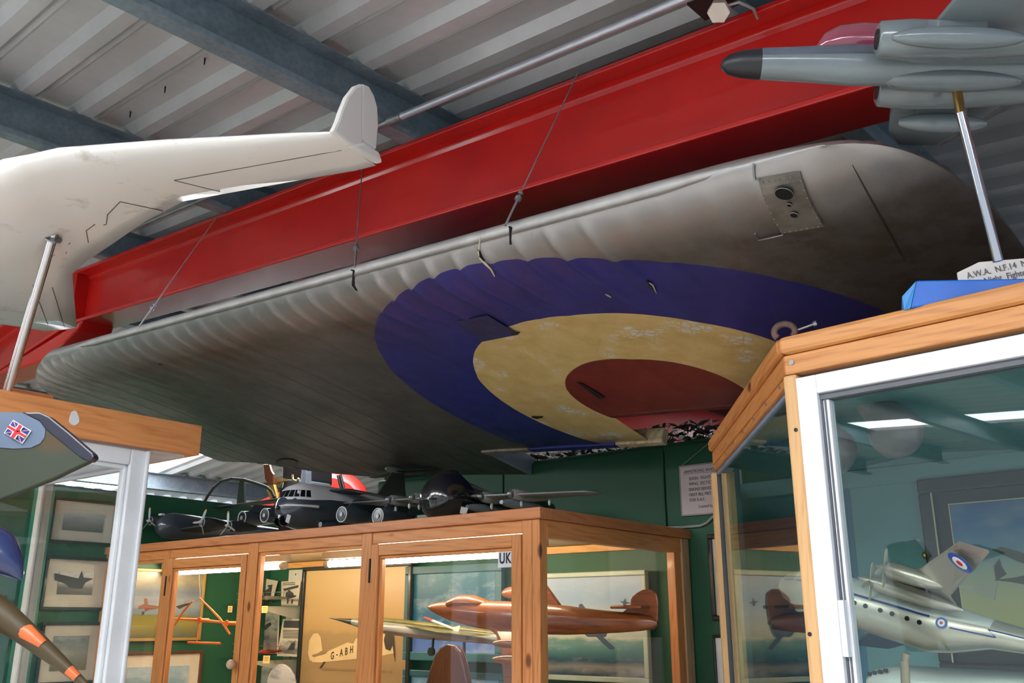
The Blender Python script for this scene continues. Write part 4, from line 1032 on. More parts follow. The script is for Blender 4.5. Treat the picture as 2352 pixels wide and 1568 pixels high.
# white upper skin as a slightly larger cap
rings = []
for x, zc, w, h in st[3:9]:
    rings.append([TF.p(x, math.cos(a) * w * 1.01, zc + math.sin(a) * h * 1.01) for a in [math.radians(28 + 124 * k / 12) for k in range(13)]])
mbw = MB(); vs_ = [q for r_ in rings for q in r_]; fs_ = [(k * 13 + i, k * 13 + i + 1, (k + 1) * 13 + i + 1, (k + 1) * 13 + i) for k in range(len(rings) - 1) for i in range(12)]
mbw.add(vs_, fs_, True); mbw.build('white_upper_skin', M_WTOP, tr)
def side(x, ang, off=1.015):
    x = -x * u
    for (x1, z1, w1, h1), (x2, z2, w2, h2) in zip(st, st[1:]):
        if x2 <= x <= x1: f = (x1 - x) / (x1 - x2); zc, w, h = z1 + (z2 - z1) * f, w1 + (w2 - w1) * f, h1 + (h2 - h1) * f; break
    a = math.radians(ang); return TF.p(x, math.cos(a) * w * off, zc + math.sin(a) * h * off), (TF.y * math.cos(a) + TF.z * math.sin(a)).normalized()
def band(a0, a1, x0, x1, mat, name, off=1.014, n=16):
    A = [side(x0 + (x1 - x0) * i / n, a0, off)[0] for i in range(n + 1)]; B = [side(x0 + (x1 - x0) * i / n, a1, off)[0] for i in range(n + 1)]
    m = MB(); m.add(A + B, [(i, i + 1, n + 2 + i, n + 1 + i) for i in range(n)], True); return m.build(name, mat, tr)
band(24, 29, 4, 400, M_CHEAT, 'cheat_line')
MB().tube([side(x, a)[0] for x, a in ((446, 8), (490, 2), (535, -4))], 1.6 * u, 6).tube([side(535, -4)[0], side(518, 20)[0], side(620, 18)[0]], 1.6 * u, 6).build('lightning_flash', M_CHEAT, tr)
for x in (172, 200, 228, 256, 292, 320, 355, 383):
    c, nn = side(x, 8, 1.0); MB().disc(c, nn, 5.4 * u, .0012, 14).build('cabin_window', paint('window_black', (22, 24, 30), .2), tr)
c, nn = side(428, 16, 1.012); ta = TF.x; tb = nn.cross(ta); roundel(tr, c, ta, tb, nn, 12.5 * u, (M_RB, M_RW, M_RR))
# wing root and near wing stretching towards the viewer and up in the picture, engines with discs
def nac(px0, py0, px1, py1, d, r, disc_px):
    a, b = MW(px0, py0, d), MW(px1, py1, d); ax_ = (a - b); L = ax_.length; ax_.normalize()
    m = MB().tube([b + ax_ * L * q for q in (0, .12, .35, .65, .80)], [r * .1, r * .55, r * .95, r, r * .95], 16); o = m.build('engine_nacelle', M_SILV, tr)
    MB().tube([b + ax_ * L * q for q in (.80, .86, .95, 1.0)], [r * .6, r * .55, r * .35, r * .06], 12).build('spinner', M_SILV, o)
    c = b + ax_ * L * .86
    for k in range(4):
        s1 = ax_.orthogonal().normalized(); s2 = ax_.cross(s1); an = .5 + k * math.pi / 2; dd = s1 * math.cos(an) + s2 * math.sin(an); ee = ax_.cross(dd)
        ps = [(c + dd * q * disc_px + ee * h * disc_px) for q, h in ((.08, .10), (.45, .15), (.85, .13), (1, .03), (1, -.03), (.85, -.13), (.45, -.15), (.08, -.10))]
        MB().prism(ps, ax_ * .0012).build('propeller_blade', paint('pale_prop_plastic', (206, 196, 170), .3), o)
    return o
nac(2012, 1298, 2172, 1348, dm - .12, 19 * u, 46 * u)
nac(1970, 1325, 2214, 1402, dm - .06, 19 * u, 46 * u)
wa = [MW(x, y, d) for x, y, d in ((2112, 1312, dm - .12), (2206, 1247, dm - .30), (2276, 1268, dm - .30), (2182, 1372, dm - .10))]
wq = MB().prism(wa, -G2 * .008 + Z * .004); o = wq.build('wing', M_SILV, tr, bevel=.003)
nn = (wa[1] - wa[0]).cross(wa[3] - wa[0]).normalized(); 
if nn.dot(ray(2200, 1300)) > 0: nn = -nn
cw = hp(2205, 1292, wa[0] + nn * .012, nn); tu_ = (wa[3] - wa[0]); tu_ = (tu_ - nn * tu_.dot(nn)).normalized(); roundel(o, cw, tu_, nn.cross(tu_), nn, 26 * u, (M_RB, M_RW, M_RR))
wi = [MW(x, y, d) for x, y, d in ((2030, 1330, dm - .03), (2112, 1312, dm - .12), (2182, 1372, dm - .10), (2205, 1405, dm - .02))]
MB().prism(wi, Z * .008).build('inner_wing', M_SILV, tr, bevel=.003)
fw_ = [MW(x, y, d) for x, y, d in ((2010, 1440, dm + .05), (1985, 1465, dm + .16), (1952, 1480, dm + .24), (2040, 1490, dm + .20), (2120, 1470, dm + .08))]
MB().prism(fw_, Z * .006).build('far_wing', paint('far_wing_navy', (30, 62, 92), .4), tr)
MB().tube([MW(2083, 1500, dm - .03), MW(2079, 1518, dm - .03)], .0075, 10).tube([MW(2078, 1518, dm - .03), MW(2086, 1700, dm - .03)], .009, 10).build('stand_rod', paint('aged_stand_rod', (180, 160, 136), .35, .6), tr)
# second model below: white nose with cockpit windows
t2 = thing('white_nosed_model', 'white nosed model aircraft at the very bottom of the glass case', 'model aircraft', MW(2060, 1640))
F3 = Frame(MW(1992, 1572, dm + .12), -G1, -G2, Z); 
body(MB(), F3, [(0, 0, .002, .002), (-.006, .004, .018, .014), (-.03, .006, .036, .030), (-.08, .004, .044, .040), (-.4, -.01, .046, .046)], 18).build('fuselage', M_WTOP, t2)
for k in range(4):
    a = .3 + .26 * k; c = F3.p(-.020 - .014 * k, .024 + .004 * k, .024 + .003 * k); MB().box(Frame(c, -G1, -G2, Z), -.004, .004, -.003, .003, -.004, .004).build('cockpit_window', paint('window_black', (22, 24, 30)), t2)

# ================================================================== things standing on the case top
ztop = KZ - .005
# grey night-fighter model on a polished rod
mt = thing('grey_jet_model', 'grey twin engined jet model with black nose on a polished rod above the case', 'model aircraft', hz(2293, 597, KZ - CZ))
ym = 1.38
mn = hy(1655, 146, ym + .035); mx = hy(2060, 152, ym)
AF = Frame(mn, (mn - mx).normalized(), (0, -1, 0), None); AF.y = (AF.y - AF.x * AF.y.dot(AF.x)).normalized(); AF.z = AF.x.cross(AF.y)
if AF.z.z < 0: AF.z = -AF.z
v_ = (mx - mn).length / 405.0
# roll slightly towards the viewer
rr = math.radians(-2); yy, zz = AF.y.copy(), AF.z.copy(); AF.y = yy * math.cos(rr) + zz * math.sin(rr); AF.z = zz * math.cos(rr) - yy * math.sin(rr)
M_MGREY = paint('glossy_grey_model_paint', (112, 124, 130), .22, 0, .08, 4, .5); M_MDK = paint('dark_grey_upper_paint', (92, 100, 116), .25, 0, .15, 6, .5); M_NOSE = paint('black_nose_paint', (28, 30, 38), .4)
R = 38 * v_
body(MB(), AF, [(0, -.1 * R, R * .02, R * .02), (-4 * v_, -.1 * R, R * .32, R * .32), (-18 * v_, -.08 * R, R * .6, R * .62), (-48 * v_, -.03 * R, R * .84, R * .86), (-94 * v_, 0, R * .95, R * .98)], 20).build('nose', M_NOSE, mt)
stf = [(-94 * v_, 0, R * .95, R * .98), (-200 * v_, .02 * R, R * 1.05, R * 1.12), (-300 * v_, .02 * R, R * 1.12, R * 1.32), (-450 * v_, .05 * R, R * 1.12, R * 1.25), (-700 * v_, .1 * R, R * .9, R), (-1000 * v_, .3 * R, R * .4, R * .5)]
body(MB(), AF, stf, 20).build('fuselage', M_MGREY, mt)
rings = []
for x, zc, w, h in stf[:5]:
    rings.append([AF.p(x, math.cos(a) * w * 1.012, zc + math.sin(a) * h * 1.012) for a in [math.radians(6 + 168 * k / 12) for k in range(13)]])
m_ = MB(); m_.add([q for r_ in rings for q in r_], [(k * 13 + i, k * 13 + i + 1, (k + 1) * 13 + i + 1, (k + 1) * 13 + i) for k in range(len(rings) - 1) for i in range(12)], True); m_.build('dark_upper_skin', M_MDK, mt)
M_CAN = paint('purple_tinted_canopy', (150, 70, 92), .06, .0, .1, 3, 1.0)
body(MB(), AF, [(-215 * v_, R * .9, R * .1, R * .1), (-240 * v_, R * 1.5, R * .5, R * .7), (-275 * v_, R * 1.8, R * .66, R * .95), (-330 * v_, R * 1.95, R * .7, R * 1.05), (-400 * v_, R * 1.9, R * .66, R * 1.0), (-480 * v_, R * 1.4, R * .4, R * .6)], 16).build('canopy', M_CAN, mt)
for sg in (1, -1):
    yn = sg * 108 * v_
    wingm(AF, [(-390 * v_, 0, -.1 * R, 330 * v_, 40 * v_), (-395 * v_, yn, -.1 * R, 310 * v_, 36 * v_)]).build('inner_wing', M_MGREY, mt)
    dx_ = 18 * v_ if sg > 0 else -34 * v_
    nc = body(MB(), AF, [(-352 * v_ + dx_, 0, R * .82, R * .86), (-356 * v_ + dx_, 0, R * 1.0, R * 1.05), (-420 * v_ + dx_, 0, R * 1.12, R * 1.2), (-560 * v_, 0, R * 1.05, R * 1.12), (-760 * v_, .1 * R, R * .7, R * .7)], 18, yc=yn).build('engine_nacelle', M_MGREY, mt)
    MB().disc(AF.p(-353 * v_ + dx_, yn, 0), AF.x, R * .6, .002, 18).build('intake', M_DARK, nc)
    wingm(AF, [(-430 * v_, yn + sg * R * .9, 0, 300 * v_, 30 * v_), (-470 * v_, sg * 330 * v_, .3 * R, 200 * v_, 16 * v_), (-520 * v_, sg * 420 * v_, .5 * R, 110 * v_, 6 * v_)]).build('outer_wing', M_MGREY, mt)
    tk = MB().ellip(AF.p(-480 * v_ if sg > 0 else -560 * v_, yn + sg * 75 * v_, -1.15 * R), AF.x * (138 if sg > 0 else 108) * v_, AF.y * 24 * v_, AF.z * 25 * v_, 14, 12).build('drop_tank', M_MGREY, mt)
    MB().box(Frame(AF.p(-480 * v_ if sg > 0 else -560 * v_, yn + sg * 75 * v_, -.7 * R), AF.x, AF.y, AF.z), -60 * v_, 60 * v_, -4 * v_, 4 * v_, -14 * v_, 24 * v_).build('tank_pylon', M_MGREY, tk)
MB().ellip(AF.p(-520 * v_, 0, -.95 * R), AF.x * 160 * v_, AF.y * 34 * v_, AF.z * 24 * v_, 16, 12).build('belly_tank', M_MGREY, mt)
rt = hy(2201, 226, ym); rm = hy(2207, 262, ym); rb_ = hz(2293, 600, KZ - CZ)
MB().tube([rt + Z * .012, rm], .008, 12).build('rod_elbow', paint('stained_rod', (150, 120, 70), .3, .8), mt)
MB().tube([rm + Z * .002, rb_], .0082, 14).build('polished_rod', M_CHROME, mt)
# white card sign beneath it
sd_ = G1 * math.cos(.0) ; sfr = Frame(hp(2203, 655, hz(2203, 655, KZ - CZ) + G2 * .10, V((.17, .985, 0))), V((.985, -.17, 0)), V((.17, .985, 0)), Z)
sb = thing('model_name_sign', 'white card sign lettered for a night fighter, behind the case fascia', 'sign', sfr.o)
SZ = .050
MB().prism([sfr.p(0, 0, -.03), sfr.p(.30, 0, -.03), sfr.p(.30, 0, SZ + .0), sfr.p(.04, 0, SZ * .86), sfr.p(0, 0, SZ * .5)][::1], sfr.y * .003).build('card', paint('sign_card_white', (226, 224, 224), .6), sb)
M_SINK = paint('grey_sign_ink', (110, 104, 104), .6)
s_t = hp(2222, 640, sfr.o, sfr.y); s_n = hp(2262, 652, sfr.o, sfr.y)
d_ = (hp(2350, 612, sfr.o, sfr.y) - s_t).normalized()
tfr = lambda o_: Frame(o_ - sfr.y * .0012, d_, sfr.y.cross(d_) * -1 if False else (Z - d_ * Z.dot(d_)).normalized(), -sfr.y)
text_mesh('sign_lettering', 'A.W.A.  N.F.14  Meteor', tfr(s_t), .0165, M_SINK, sb, xs=.86)
text_mesh('sign_lettering', 'Night  Fighter', tfr(s_n), .0165, M_SINK, sb, xs=.86)
# blue painted block with chamfered end
bq = [hp(x, y, hz(2060, 690, KZ - CZ), (.1, 1, 0)) for x, y in ((2057, 706), (2060, 672), (2120, 630), (2300, 650), (2300, 700), (2120, 730))]
M_BLU = paint('bright_blue_paint', (30, 104, 206), .4, var=.06)
blk = thing('blue_block', 'bright blue wooden wedge lying on the pine case top beside the sign', 'block', hz(2100, 700, KZ - CZ))
base_ = hz(2075, 702, KZ - CZ); bfr = Frame(V((base_.x, base_.y, ztop)), V((.93, -.36, 0)), V((.36, .93, 0)), Z)
MB().hexa([bfr.p(.012, 0, 0), bfr.p(.22, 0, 0), bfr.p(.22, .09, 0), bfr.p(.012, .09, 0), bfr.p(.028, .0, .052), bfr.p(.22, 0, .030), bfr.p(.22, .09, .030), bfr.p(.028, .09, .052)]).build('block_body', M_BLU, blk, bevel=.003)
MB().hexa([bfr.p(.0, .012, 0), bfr.p(.012, 0, 0), bfr.p(.012, .09, 0), bfr.p(0, .08, 0), bfr.p(.0, .012, .028), bfr.p(.028, 0, .052), bfr.p(.028, .09, .052), bfr.p(0, .08, .028)]).build('bevelled_end', paint('light_blue_paint', (70, 150, 222), .45), blk, bevel=.002)
# rusty ring clamp with bolt
rc = hz(1798, 768, KZ - CZ) ; rcl = thing('pipe_clamp', 'rusty brown ring clamp with bolt on the case corner', 'clamp', rc)
a_, b_ = G1, Z
rcen = hz(1802, 762, KZ - CZ + .012)
M_RUST = paint('rusty_iron', (104, 82, 74), .7, .3, .3, 40)
MB().tube([rcen + (V((.95, -.3, 0)) * math.cos(k * .262) * .021 + Z * math.sin(k * .262) * .017) for k in range(-3, 16)], .007, 8).build('ring', M_RUST, rcl)
bq0 = rcen + V((.02, -.005, .0)); bq1 = hy(1868, 745, rcen.y - .02)
MB().tube([bq0, bq1], .0028, 8).build('bolt_shank', M_STEEL, rcl); MB().disc(bq1, (bq1 - bq0), .006, .007, 6).build('bolt_head', M_STEEL, rcl)
# ================================================================== white framed case at the left with pine fascia
H2 = V((math.sin(math.radians(38.3)), math.cos(math.radians(38.3)), 0)); H1 = V((H2.y, -H2.x, 0))
LK = hy(465, 978, 2.8); LZ = LK.z
LF = Frame(LK, H2, -H1, Z)                      # x away along the visible face, y to the left into the case, z up
def lf(px, py, dy=0.0): return LF.loc(hp(px, py, LK - H1 * dy, H1))
def LW(px, py, dy): return hp(px, py, LK - H1 * dy, H1)
lc = thing('white_glass_case', 'white painted glazed case under a thick pine fascia at the left edge', 'cabinet', LF.p(-.7, .3, -LZ))
zl0 = lf(465, 1047)[2]
M_LP = pine('left_fascia_pine', H2, (222, 150, 92), (186, 108, 56), .5, .05)
M_LPE = pine('left_fascia_end_pine', H1, (214, 140, 84), (176, 100, 52), .5, .05)
MB().box(LF, -2.0, 0, 0, .03, zl0, 0).build('pine_fascia', M_LP, lc, bevel=.002)
MB().box(LF, -.03, 0, .031, .72, zl0, 0).build('pine_fascia', M_LPE, lc, bevel=.002)
MB().box(LF, -2.0, -.031, .031, .72, zl0 - .006, zl0 + .02).build('soffit_board', paint('soffit_white', (214, 216, 220), .5), lc)
blob = MB().prism([LW(170 + 11 * math.cos(a) * (1 + .2 * math.sin(3 * a)), 960 + 17 * math.sin(a), 0) for a in [k * .5236 for k in range(12)]], H1 * .002); blob.build('filler_patch', M_WHITE, lc)
xe = lf(342, 1055, .03)[0]; x0_ = lf(300, 1060, .03)[0]; wpst = .062
def lb(nm, a0, a1, b0, b1, c0, c1, mat=M_WHITE, bev=.004): return MB().box(LF, a0, a1, b0, b1, c0, c1).build(nm, mat, lc, bevel=bev)
DPT = .565
zrail = zl0 - .052
for b0 in (.02, .02 + DPT):
    if b0 > .1: lb('corner_post', xe - .035, xe, b0, b0 + .035, -LZ, zl0 - .006, paint('cream_inner_post', (206, 200, 188), .5))
    else: lb('corner_post', xe - wpst, xe, b0, b0 + .05, -LZ, zl0 - .006)
    if b0 < .1: lb('post_moulding', xe - wpst - .012, xe - wpst, b0 + .01, b0 + .035, -LZ, zrail)
    lb('post_moulding', xe - .018, xe - .006, b0 - .008, b0, -LZ, zl0 - .006) if b0 < .1 else None
    lb('top_rail', -2.0, xe - wpst, b0, b0 + .05, zrail, zl0 - .006)
    lb('rail_moulding', -2.0, xe - wpst, b0 + .01, b0 + .035, zrail - .012, zrail)
lb('top_rail', xe - .05, xe, .07, .02 + DPT, zrail, zl0 - .006)
lb('far_stop', xe - .06, xe - .05, .07, .02 + DPT, zrail - .012, zrail)
for k in range(1, 2): lb('mullion', xe - k * .9 - .06, xe - k * .9, .02 + DPT, .07 + DPT, -LZ, zl0 - .006)
lb('glass_pane', -2.0, xe - wpst, .042, .046, -LZ + .8, zrail - .005, M_GLASS, 0); lb('glass_pane', -2.0, xe - wpst, .042 + DPT, .046 + DPT, -LZ + .8, zrail - .005, M_GLASS, 0)
lb('end_pane', xe - .028, xe - .024, .07, .02 + DPT, -LZ + .8, zrail, M_GLASS, 0)
lb('plinth', -2.0, xe, .02, .07 + DPT, -LZ, -LZ + .8)
# wood block on top carrying the rod
q = hz(40, 890, LZ - CZ); qa = LF.loc(hz(30, 905, LZ - CZ)); 
stb = MB().box(LF, lf(50, 895, .05)[0] - .03, lf(118, 910, .05)[0], .035, .16, 0, .018)
# ------------------------------------------------------------------ big white flying wing model
ZW = .93
wm = thing('white_flying_wing_model', 'large white tailless swept wing model on a steel rod at upper left', 'model aircraft', hz(20, 893, LZ - CZ))
stb.build('wooden_foot', pine('foot_pine', H2, (196, 128, 78), (150, 84, 44), .5, 0), wm, bevel=.002)
def scuffed():
    t = NT('scuffed_white_model_paint'); v = t.coord()
    a = t.ramp(t.noise(v, 7, 6, .65), [(.60, (0, 0, 0)), (.70, (1, 1, 1))])
    col = t.mix(t.math('MULTIPLY', a, .55), lin(226, 224, 221), lin(160, 150, 137))
    return t.set(col, .32, 0, .25)
M_SCW = scuffed()
SW = [((764, 303), (863, 380)), ((740, 304), (815, 392)), ((650, 308), (690, 413)), ((520, 316), (512, 445)), ((380, 324), (420, 462)), ((250, 334), (330, 510)), ((130, 343), (250, 565)), ((60, 358), (200, 598)), ((0, 374), (166, 627)), ((-110, 420), (170, 680)), ((-230, 480), (176, 752))]
def plan(px, py): return hz(px, py, ZW)
def wsec(le, te, th, drop=0.0):
    n = 11; r = []; c = te - le
    prw = [(0, 0), (.02, .4), (.08, .75), (.25, 1), (.5, .85), (.8, .4), (1, .05)]
    up_s = [le + c * a + Z * b * th * .55 for a, b in prw]; lo = [le + c * a - Z * b * th * .75 for a, b in prw[1:-1]][::-1]
    return up_s + [te - Z * th * .02] + lo
rings = []
tl = hz(130, 752, ZW); fwd = V((-.25, -.97, 0)).normalized(); lat = V((-fwd.y, fwd.x, 0))
secs = []
for k, (a, b) in enumerate(SW):
    le, te = plan(*a), plan(*b); ch = (te - le).length
    th = (.010 + .035 * min(1, k / 6)) + (.03 if k >= 8 else 0)
    secs.append((le, te, th))
mir = lambda p: p - lat * 2 * (p - tl).dot(lat)
noseL = (secs[-1][0] + mir(secs[-1][0])) / 2; 
secs2 = secs + [(noseL + fwd * .06, tl - fwd * .02, .09)] + [(mir(a), mir(b), t_) for a, b, t_ in secs[::-1]]
lw_ = MB().loft([wsec(*s) for s in secs2]).build('wing_body', M_SCW, wm)
# underside hinge lines
M_LINE = paint('panel_line_grey', (84, 80, 76), .7)
def uline(pts, r=.0013):
    out = []
    for x, y in pts:
        p = plan(x, y); out.append(p)
    return out
def under(px, py):
    # lower surface of the loft near pixel: march down from plan level
    best = plan(px, py)
    for (a, b, t_), (c, d, t2) in zip(secs, secs[1:]):
        pass
    return hz(px, py, ZW - .001)
import mathutils
from mathutils.bvhtree import BVHTree
bv = BVHTree.FromPolygons([tuple(v.co + lw_.parent.location) for v in lw_.data.vertices], [tuple(p.vertices) for p in lw_.data.polygons])
def onwing(px, py, off=.0012):
    r = ray(px, py); h = bv.ray_cast(EYE, r.normalized())
    return h[0] - r.normalized() * off if h[0] is not None else hz(px, py, ZW - .02)
def dense(pts, n=8):
    out = []
    for (a, b), (c, d) in zip(pts, pts[1:]):
        for k in range(n): out.append((a + (c - a) * k / n, b + (d - b) * k / n))
    return out + [pts[-1]]
for pts in (((400, 414), (784, 345)), ((400, 414), (505, 440)), ((276, 463), (374, 484)), ((276, 463), (247, 493), (244, 515), (238, 517)), ((218, 515), (198, 530), (203, 557)), ((161, 557), (151, 568), (152, 582)), ((75, 655), (110, 745)), ((120, 660), (148, 750)), ((128, 583), (115, 592))):
    MB().tube([onwing(*p) for p in dense(pts)], .0011, 5).build('hinge_line', M_LINE, wm)
# tip fin with rudder
fa, fb = plan(757, 301), plan(862, 379); fn = (fb - fa).cross(Z).normalized()
def fp(px, py): return hp(px, py, fa, fn)
fo = [fp(*p) for p in ((752, 304), (764, 280), (772, 255), (785, 224), (803, 201), (822, 194))]; fo2 = [fp(*p) for p in ((822, 194), (838, 200), (850, 222), (858, 250), (860, 290), (856, 345), (863, 380))]
hb_ = fp(815, 330)
MB().prism(fo + [fp(821, 330), fp(819, 352)] + [fp(790, 335)], fn * .014).build('tip_fin', M_SCW, wm, bevel=.006)
MB().prism([fp(822, 194), fp(838, 200), fp(850, 222), fp(858, 250), fp(860, 290), fp(855, 347), fp(820, 322)], fn * .012).build('rudder', M_SCW, wm, bevel=.005)
MB().prism([fp(819, 331), fp(855, 353), fp(863, 379), fp(820, 358), fp(790, 338)], fn * .02).build('fin_root', M_SCW, wm, bevel=.006)
r1_ = onwing(121, 545, 0); r0_ = hz(17, 897, LZ - CZ + .002)
MB().tube([r0_, r1_ + (r1_ - r0_).normalized() * .03], .0115, 16).build('polished_rod', M_CHROME, wm)
MB().disc(r1_ - (r1_ - r0_).normalized() * .004, (r1_ - r0_), .022, .004, 20).build('rod_flange', M_STEEL, wm)

# ------------------------------------------------------------------ camouflaged model at the left edge, close to the camera
yc_ = 1.15
M_CAMO = None
def camo():
    t = NT('green_brown_camouflage'); v = t.coord(loc=(.3, 0, .1)); f = t.noise(v, 5.5, 1, .3)
    col = t.ramp(f, [(.47, lin(48, 57, 42)), (.50, lin(72, 58, 32))]); g = t.noise(v, 30, 3)
    return t.set(t.mix(t.math('MULTIPLY', g, .15), col, lin(40, 46, 40)), .55)
M_CAMO = camo(); M_NAVY = paint('navy_edge_paint', (34, 36, 54), .35, coat=.3); M_SKYB = paint('pale_blue_patch', (96, 112, 136), .35, coat=.3)
cm = thing('camouflage_tail_model', 'camouflaged model aircraft with flag on its fin, cut off at the left edge', 'model aircraft', hy(-120, 1500, yc_))
def cp(px, py, d=0.0): return hy(px, py, yc_ + d)
MB().prism([cp(*p) for p in ((-140, 950), (0, 945), (90, 946), (112, 956), (160, 995), (213, 1042), (215, 1050), (204, 1060), (120, 1100), (40, 1132), (-140, 1200))], V((0, .012, 0))).build('fin', M_CAMO, cm, bevel=.003)
MB().prism([cp(*p, -.002) for p in ((46, 946), (92, 946), (113, 956), (160, 994), (214, 1041), (216, 1050), (206, 1059), (186, 1052), (104, 986), (90, 966))], V((0, .016, 0))).build('fin_leading_edge', M_NAVY, cm, bevel=.002)
MB().prism([cp(*p, -.001) for p in ((-140, 952), (0, 946), (50, 947), (92, 968), (104, 986), (102, 1004), (92, 1018), (70, 1028), (30, 1030), (-140, 1015))], V((0, .013, 0))).build('pale_patch', M_SKYB, cm)
# flag panel
fl4 = [cp(*p, -.003) for p in ((9, 994), (30, 964), (71, 986), (51, 1019))]
ex_ = fl4[3] - fl4[0]; ey_ = fl4[1] - fl4[0]; fo_ = fl4[0]
def fg(u0, v0, k=0): return fo_ + ex_ * u0 + ey_ * v0 + V((0, -.0005 * k, 0))
fgp = MB().prism([fg(0, 0), fg(1, 0), fg(1, 1), fg(0, 1)], V((0, .001, 0))).build('flag_panel', M_RW, cm)
M_FB = paint('flag_blue', (34, 44, 130), .5); M_FR = paint('flag_red', (200, 30, 46), .5)
for a0, a1 in ((.05, .40), (.60, .95)):
    for b0, b1 in ((.05, .40), (.60, .95)): MB().prism([fg(a0, b0, 1), fg(a1, b0, 1), fg(a1, b1, 1), fg(a0, b1, 1)], V((0, -.0004, 0))).build('flag_field', M_FB, fgp)
for (a, b), (c, d) in (((.05, .05), (.95, .95)), ((.05, .95), (.95, .05))):
    for w_, m_, k_ in ((.07, M_RW, 2), (.025, M_FR, 3)):
        MB().prism([fg(a - w_ * .5 + .03, b, k_), fg(a + w_ * .5 + .03, b, k_), fg(c + w_ * .5 - .03, d, k_), fg(c - w_ * .5 - .03, d, k_)], V((0, -.0003, 0))).build('flag_saltire', m_, fgp)
for w_, m_, k_ in ((.14, M_RW, 4), (.08, M_FR, 5)):
    MB().prism([fg(.5 - w_, .03, k_), fg(.5 + w_, .03, k_), fg(.5 + w_, .97, k_), fg(.5 - w_, .97, k_)], V((0, -.0003, 0))).build('flag_cross', m_, fgp); MB().prism([fg(.03, .5 - w_, k_), fg(.97, .5 - w_, k_), fg(.97, .5 + w_, k_), fg(.03, .5 + w_, k_)], V((0, -.0003, 0))).build('flag_cross', m_, fgp)
MB().tube([cp(-160, 1210), cp(-60, 1245), cp(0, 1272), cp(30, 1302), cp(44, 1322), cp(48, 1332)], [.03, .032, .026, .014, .006, .001], 16).build('tank_nose', paint('dark_blue_tank', (40, 52, 96), .25, coat=.5), cm)
MB().tube([cp(-160, 1310), cp(0, 1408), cp(60, 1455), cp(140, 1522), cp(215, 1590)], [.024, .017, .013, .008, .003], 14).build('tail_boom', M_CAMO, cm)
M_ORB = paint('orange_band_paint', (206, 104, 56), .35)
MB().tube([cp(36, 1441, -.004), cp(60, 1452, -.004), cp(98, 1482, -.004)], [.006, .0105, .007], 12).build('orange_band', M_ORB, cm)
MB().tube([cp(158, 1538, -.002), cp(178, 1556, -.002)], [.0062, .0052], 12).build('orange_band', M_ORB, cm)
MB().tube([cp(-170, 960), cp(-170, 1600)], .05, 14).build('body', M_CAMO, cm)

# ------------------------------------------------------------------ green picture partition behind the left case
pp = PW(236, 1300, 0)
GF = Frame(V((pp.x, pp.y, 0)), E2, -E1, Z)
def gf(px, py): return GF.loc(hp(px, py, GF.o, E1))
ptz = hp(400, 1142, GF.o, E1).z
struct(MB().box(GF, -2.6, DW - .002, 0, .05, 0, ptz).build('wall_partition', M_GREEN))
def wpic(label, px0, py0, px1, py1, fm, sheet, mw, fw=.015):
    a, _, c = gf(px0, py0); b, _, d = gf(px1, py1); zz0, zz1 = min(c, d), max(c, d)
    t = thing('framed_photograph', label, 'picture', GF.p((a + b) / 2, -.01, zz0), 'framed photographs on the green partition')
    for a0, a1, c0, c1 in ((a, b, zz1 - fw, zz1), (a, b, zz0, zz0 + fw), (a, a + fw, zz0 + fw, zz1 - fw), (b - fw, b, zz0 + fw, zz1 - fw)): MB().box(GF, a0, a1, -.02, -.001, c0, c1).build('frame_rail', fm, t, bevel=.002)
    MB().box(GF, a + fw, b - fw, -.010, -.001, zz0 + fw, zz1 - fw).build('mount', M_MOUNT, t)
    MB().box(GF, a + fw + mw, b - fw - mw, -.013, -.010, zz0 + fw + mw, zz1 - fw - mw).build('photograph', sheet, t)
    return t
M_BW = art('grey_aeroplane_photo', [(0, (70, 68, 66)), (.3, (100, 98, 94)), (.55, (196, 196, 190)), (1, (206, 206, 202))], (64, 62, 62), 9, .8)
t = wpic('framed grey photograph of a propeller aircraft seen through the white case', 105, 1275, 236, 1402, M_FBLK, M_BW, .06)
def gflat(nm, pts, mat): return MB().prism([hp(x, y, GF.o - GF.y * -.0 + E1 * .0135, E1) for x, y in pts], E1 * .001).build(nm, mat, t)
gflat('printed_aircraft', [(126, 1316), (180, 1328), (188, 1310), (192, 1326), (214, 1328), (196, 1338), (188, 1352), (160, 1350), (150, 1340), (126, 1332)], M_PHINK)
wpic('framed grey seascape photograph low behind the white case', 95, 1428, 218, 1568, M_FBLK, art('grey_sea_photo', [(0, (120, 112, 84)), (.5, (150, 150, 140)), (1, (110, 122, 130))], (200, 200, 190), 8, .5), .05)
wpic('framed pale print near the top of the partition behind the white case', 120, 1140, 256, 1255, M_FBLK, art('pale_print', [(0, (100, 106, 104)), (.4, (150, 150, 146)), (1, (206, 208, 204))], (120, 118, 116), 9, .5), .05)
def gpic(label, px0, py0, px1, py1, fm, sheet, name):
    t = wpic(label, px0, py0, px1, py1, fm, sheet, .001 if name == 'biplane_painting' else .06); t.name = name; del t['group']; return t
t = gpic('painting of a small red biplane over yellow fields in a pale gilt frame', 262, 1302, 456, 1470, M_FGOLD, M_FIELD, 'biplane_painting')
M_BRED = paint('painted_biplane_red', (118, 66, 48), .6)
gflat('painted_biplane', [(318, 1392), (332, 1386), (331, 1374), (338, 1374), (340, 1388), (366, 1392), (366, 1396), (342, 1400), (334, 1404), (332, 1396), (318, 1398)], M_BRED)
gflat('painted_biplane_wheel', [(326, 1404), (332, 1404), (330, 1412), (326, 1412)], M_INK)
gflat('painted_small_biplane', [(404, 1392), (424, 1386), (436, 1384), (436, 1388), (424, 1392), (412, 1398)], M_INK)
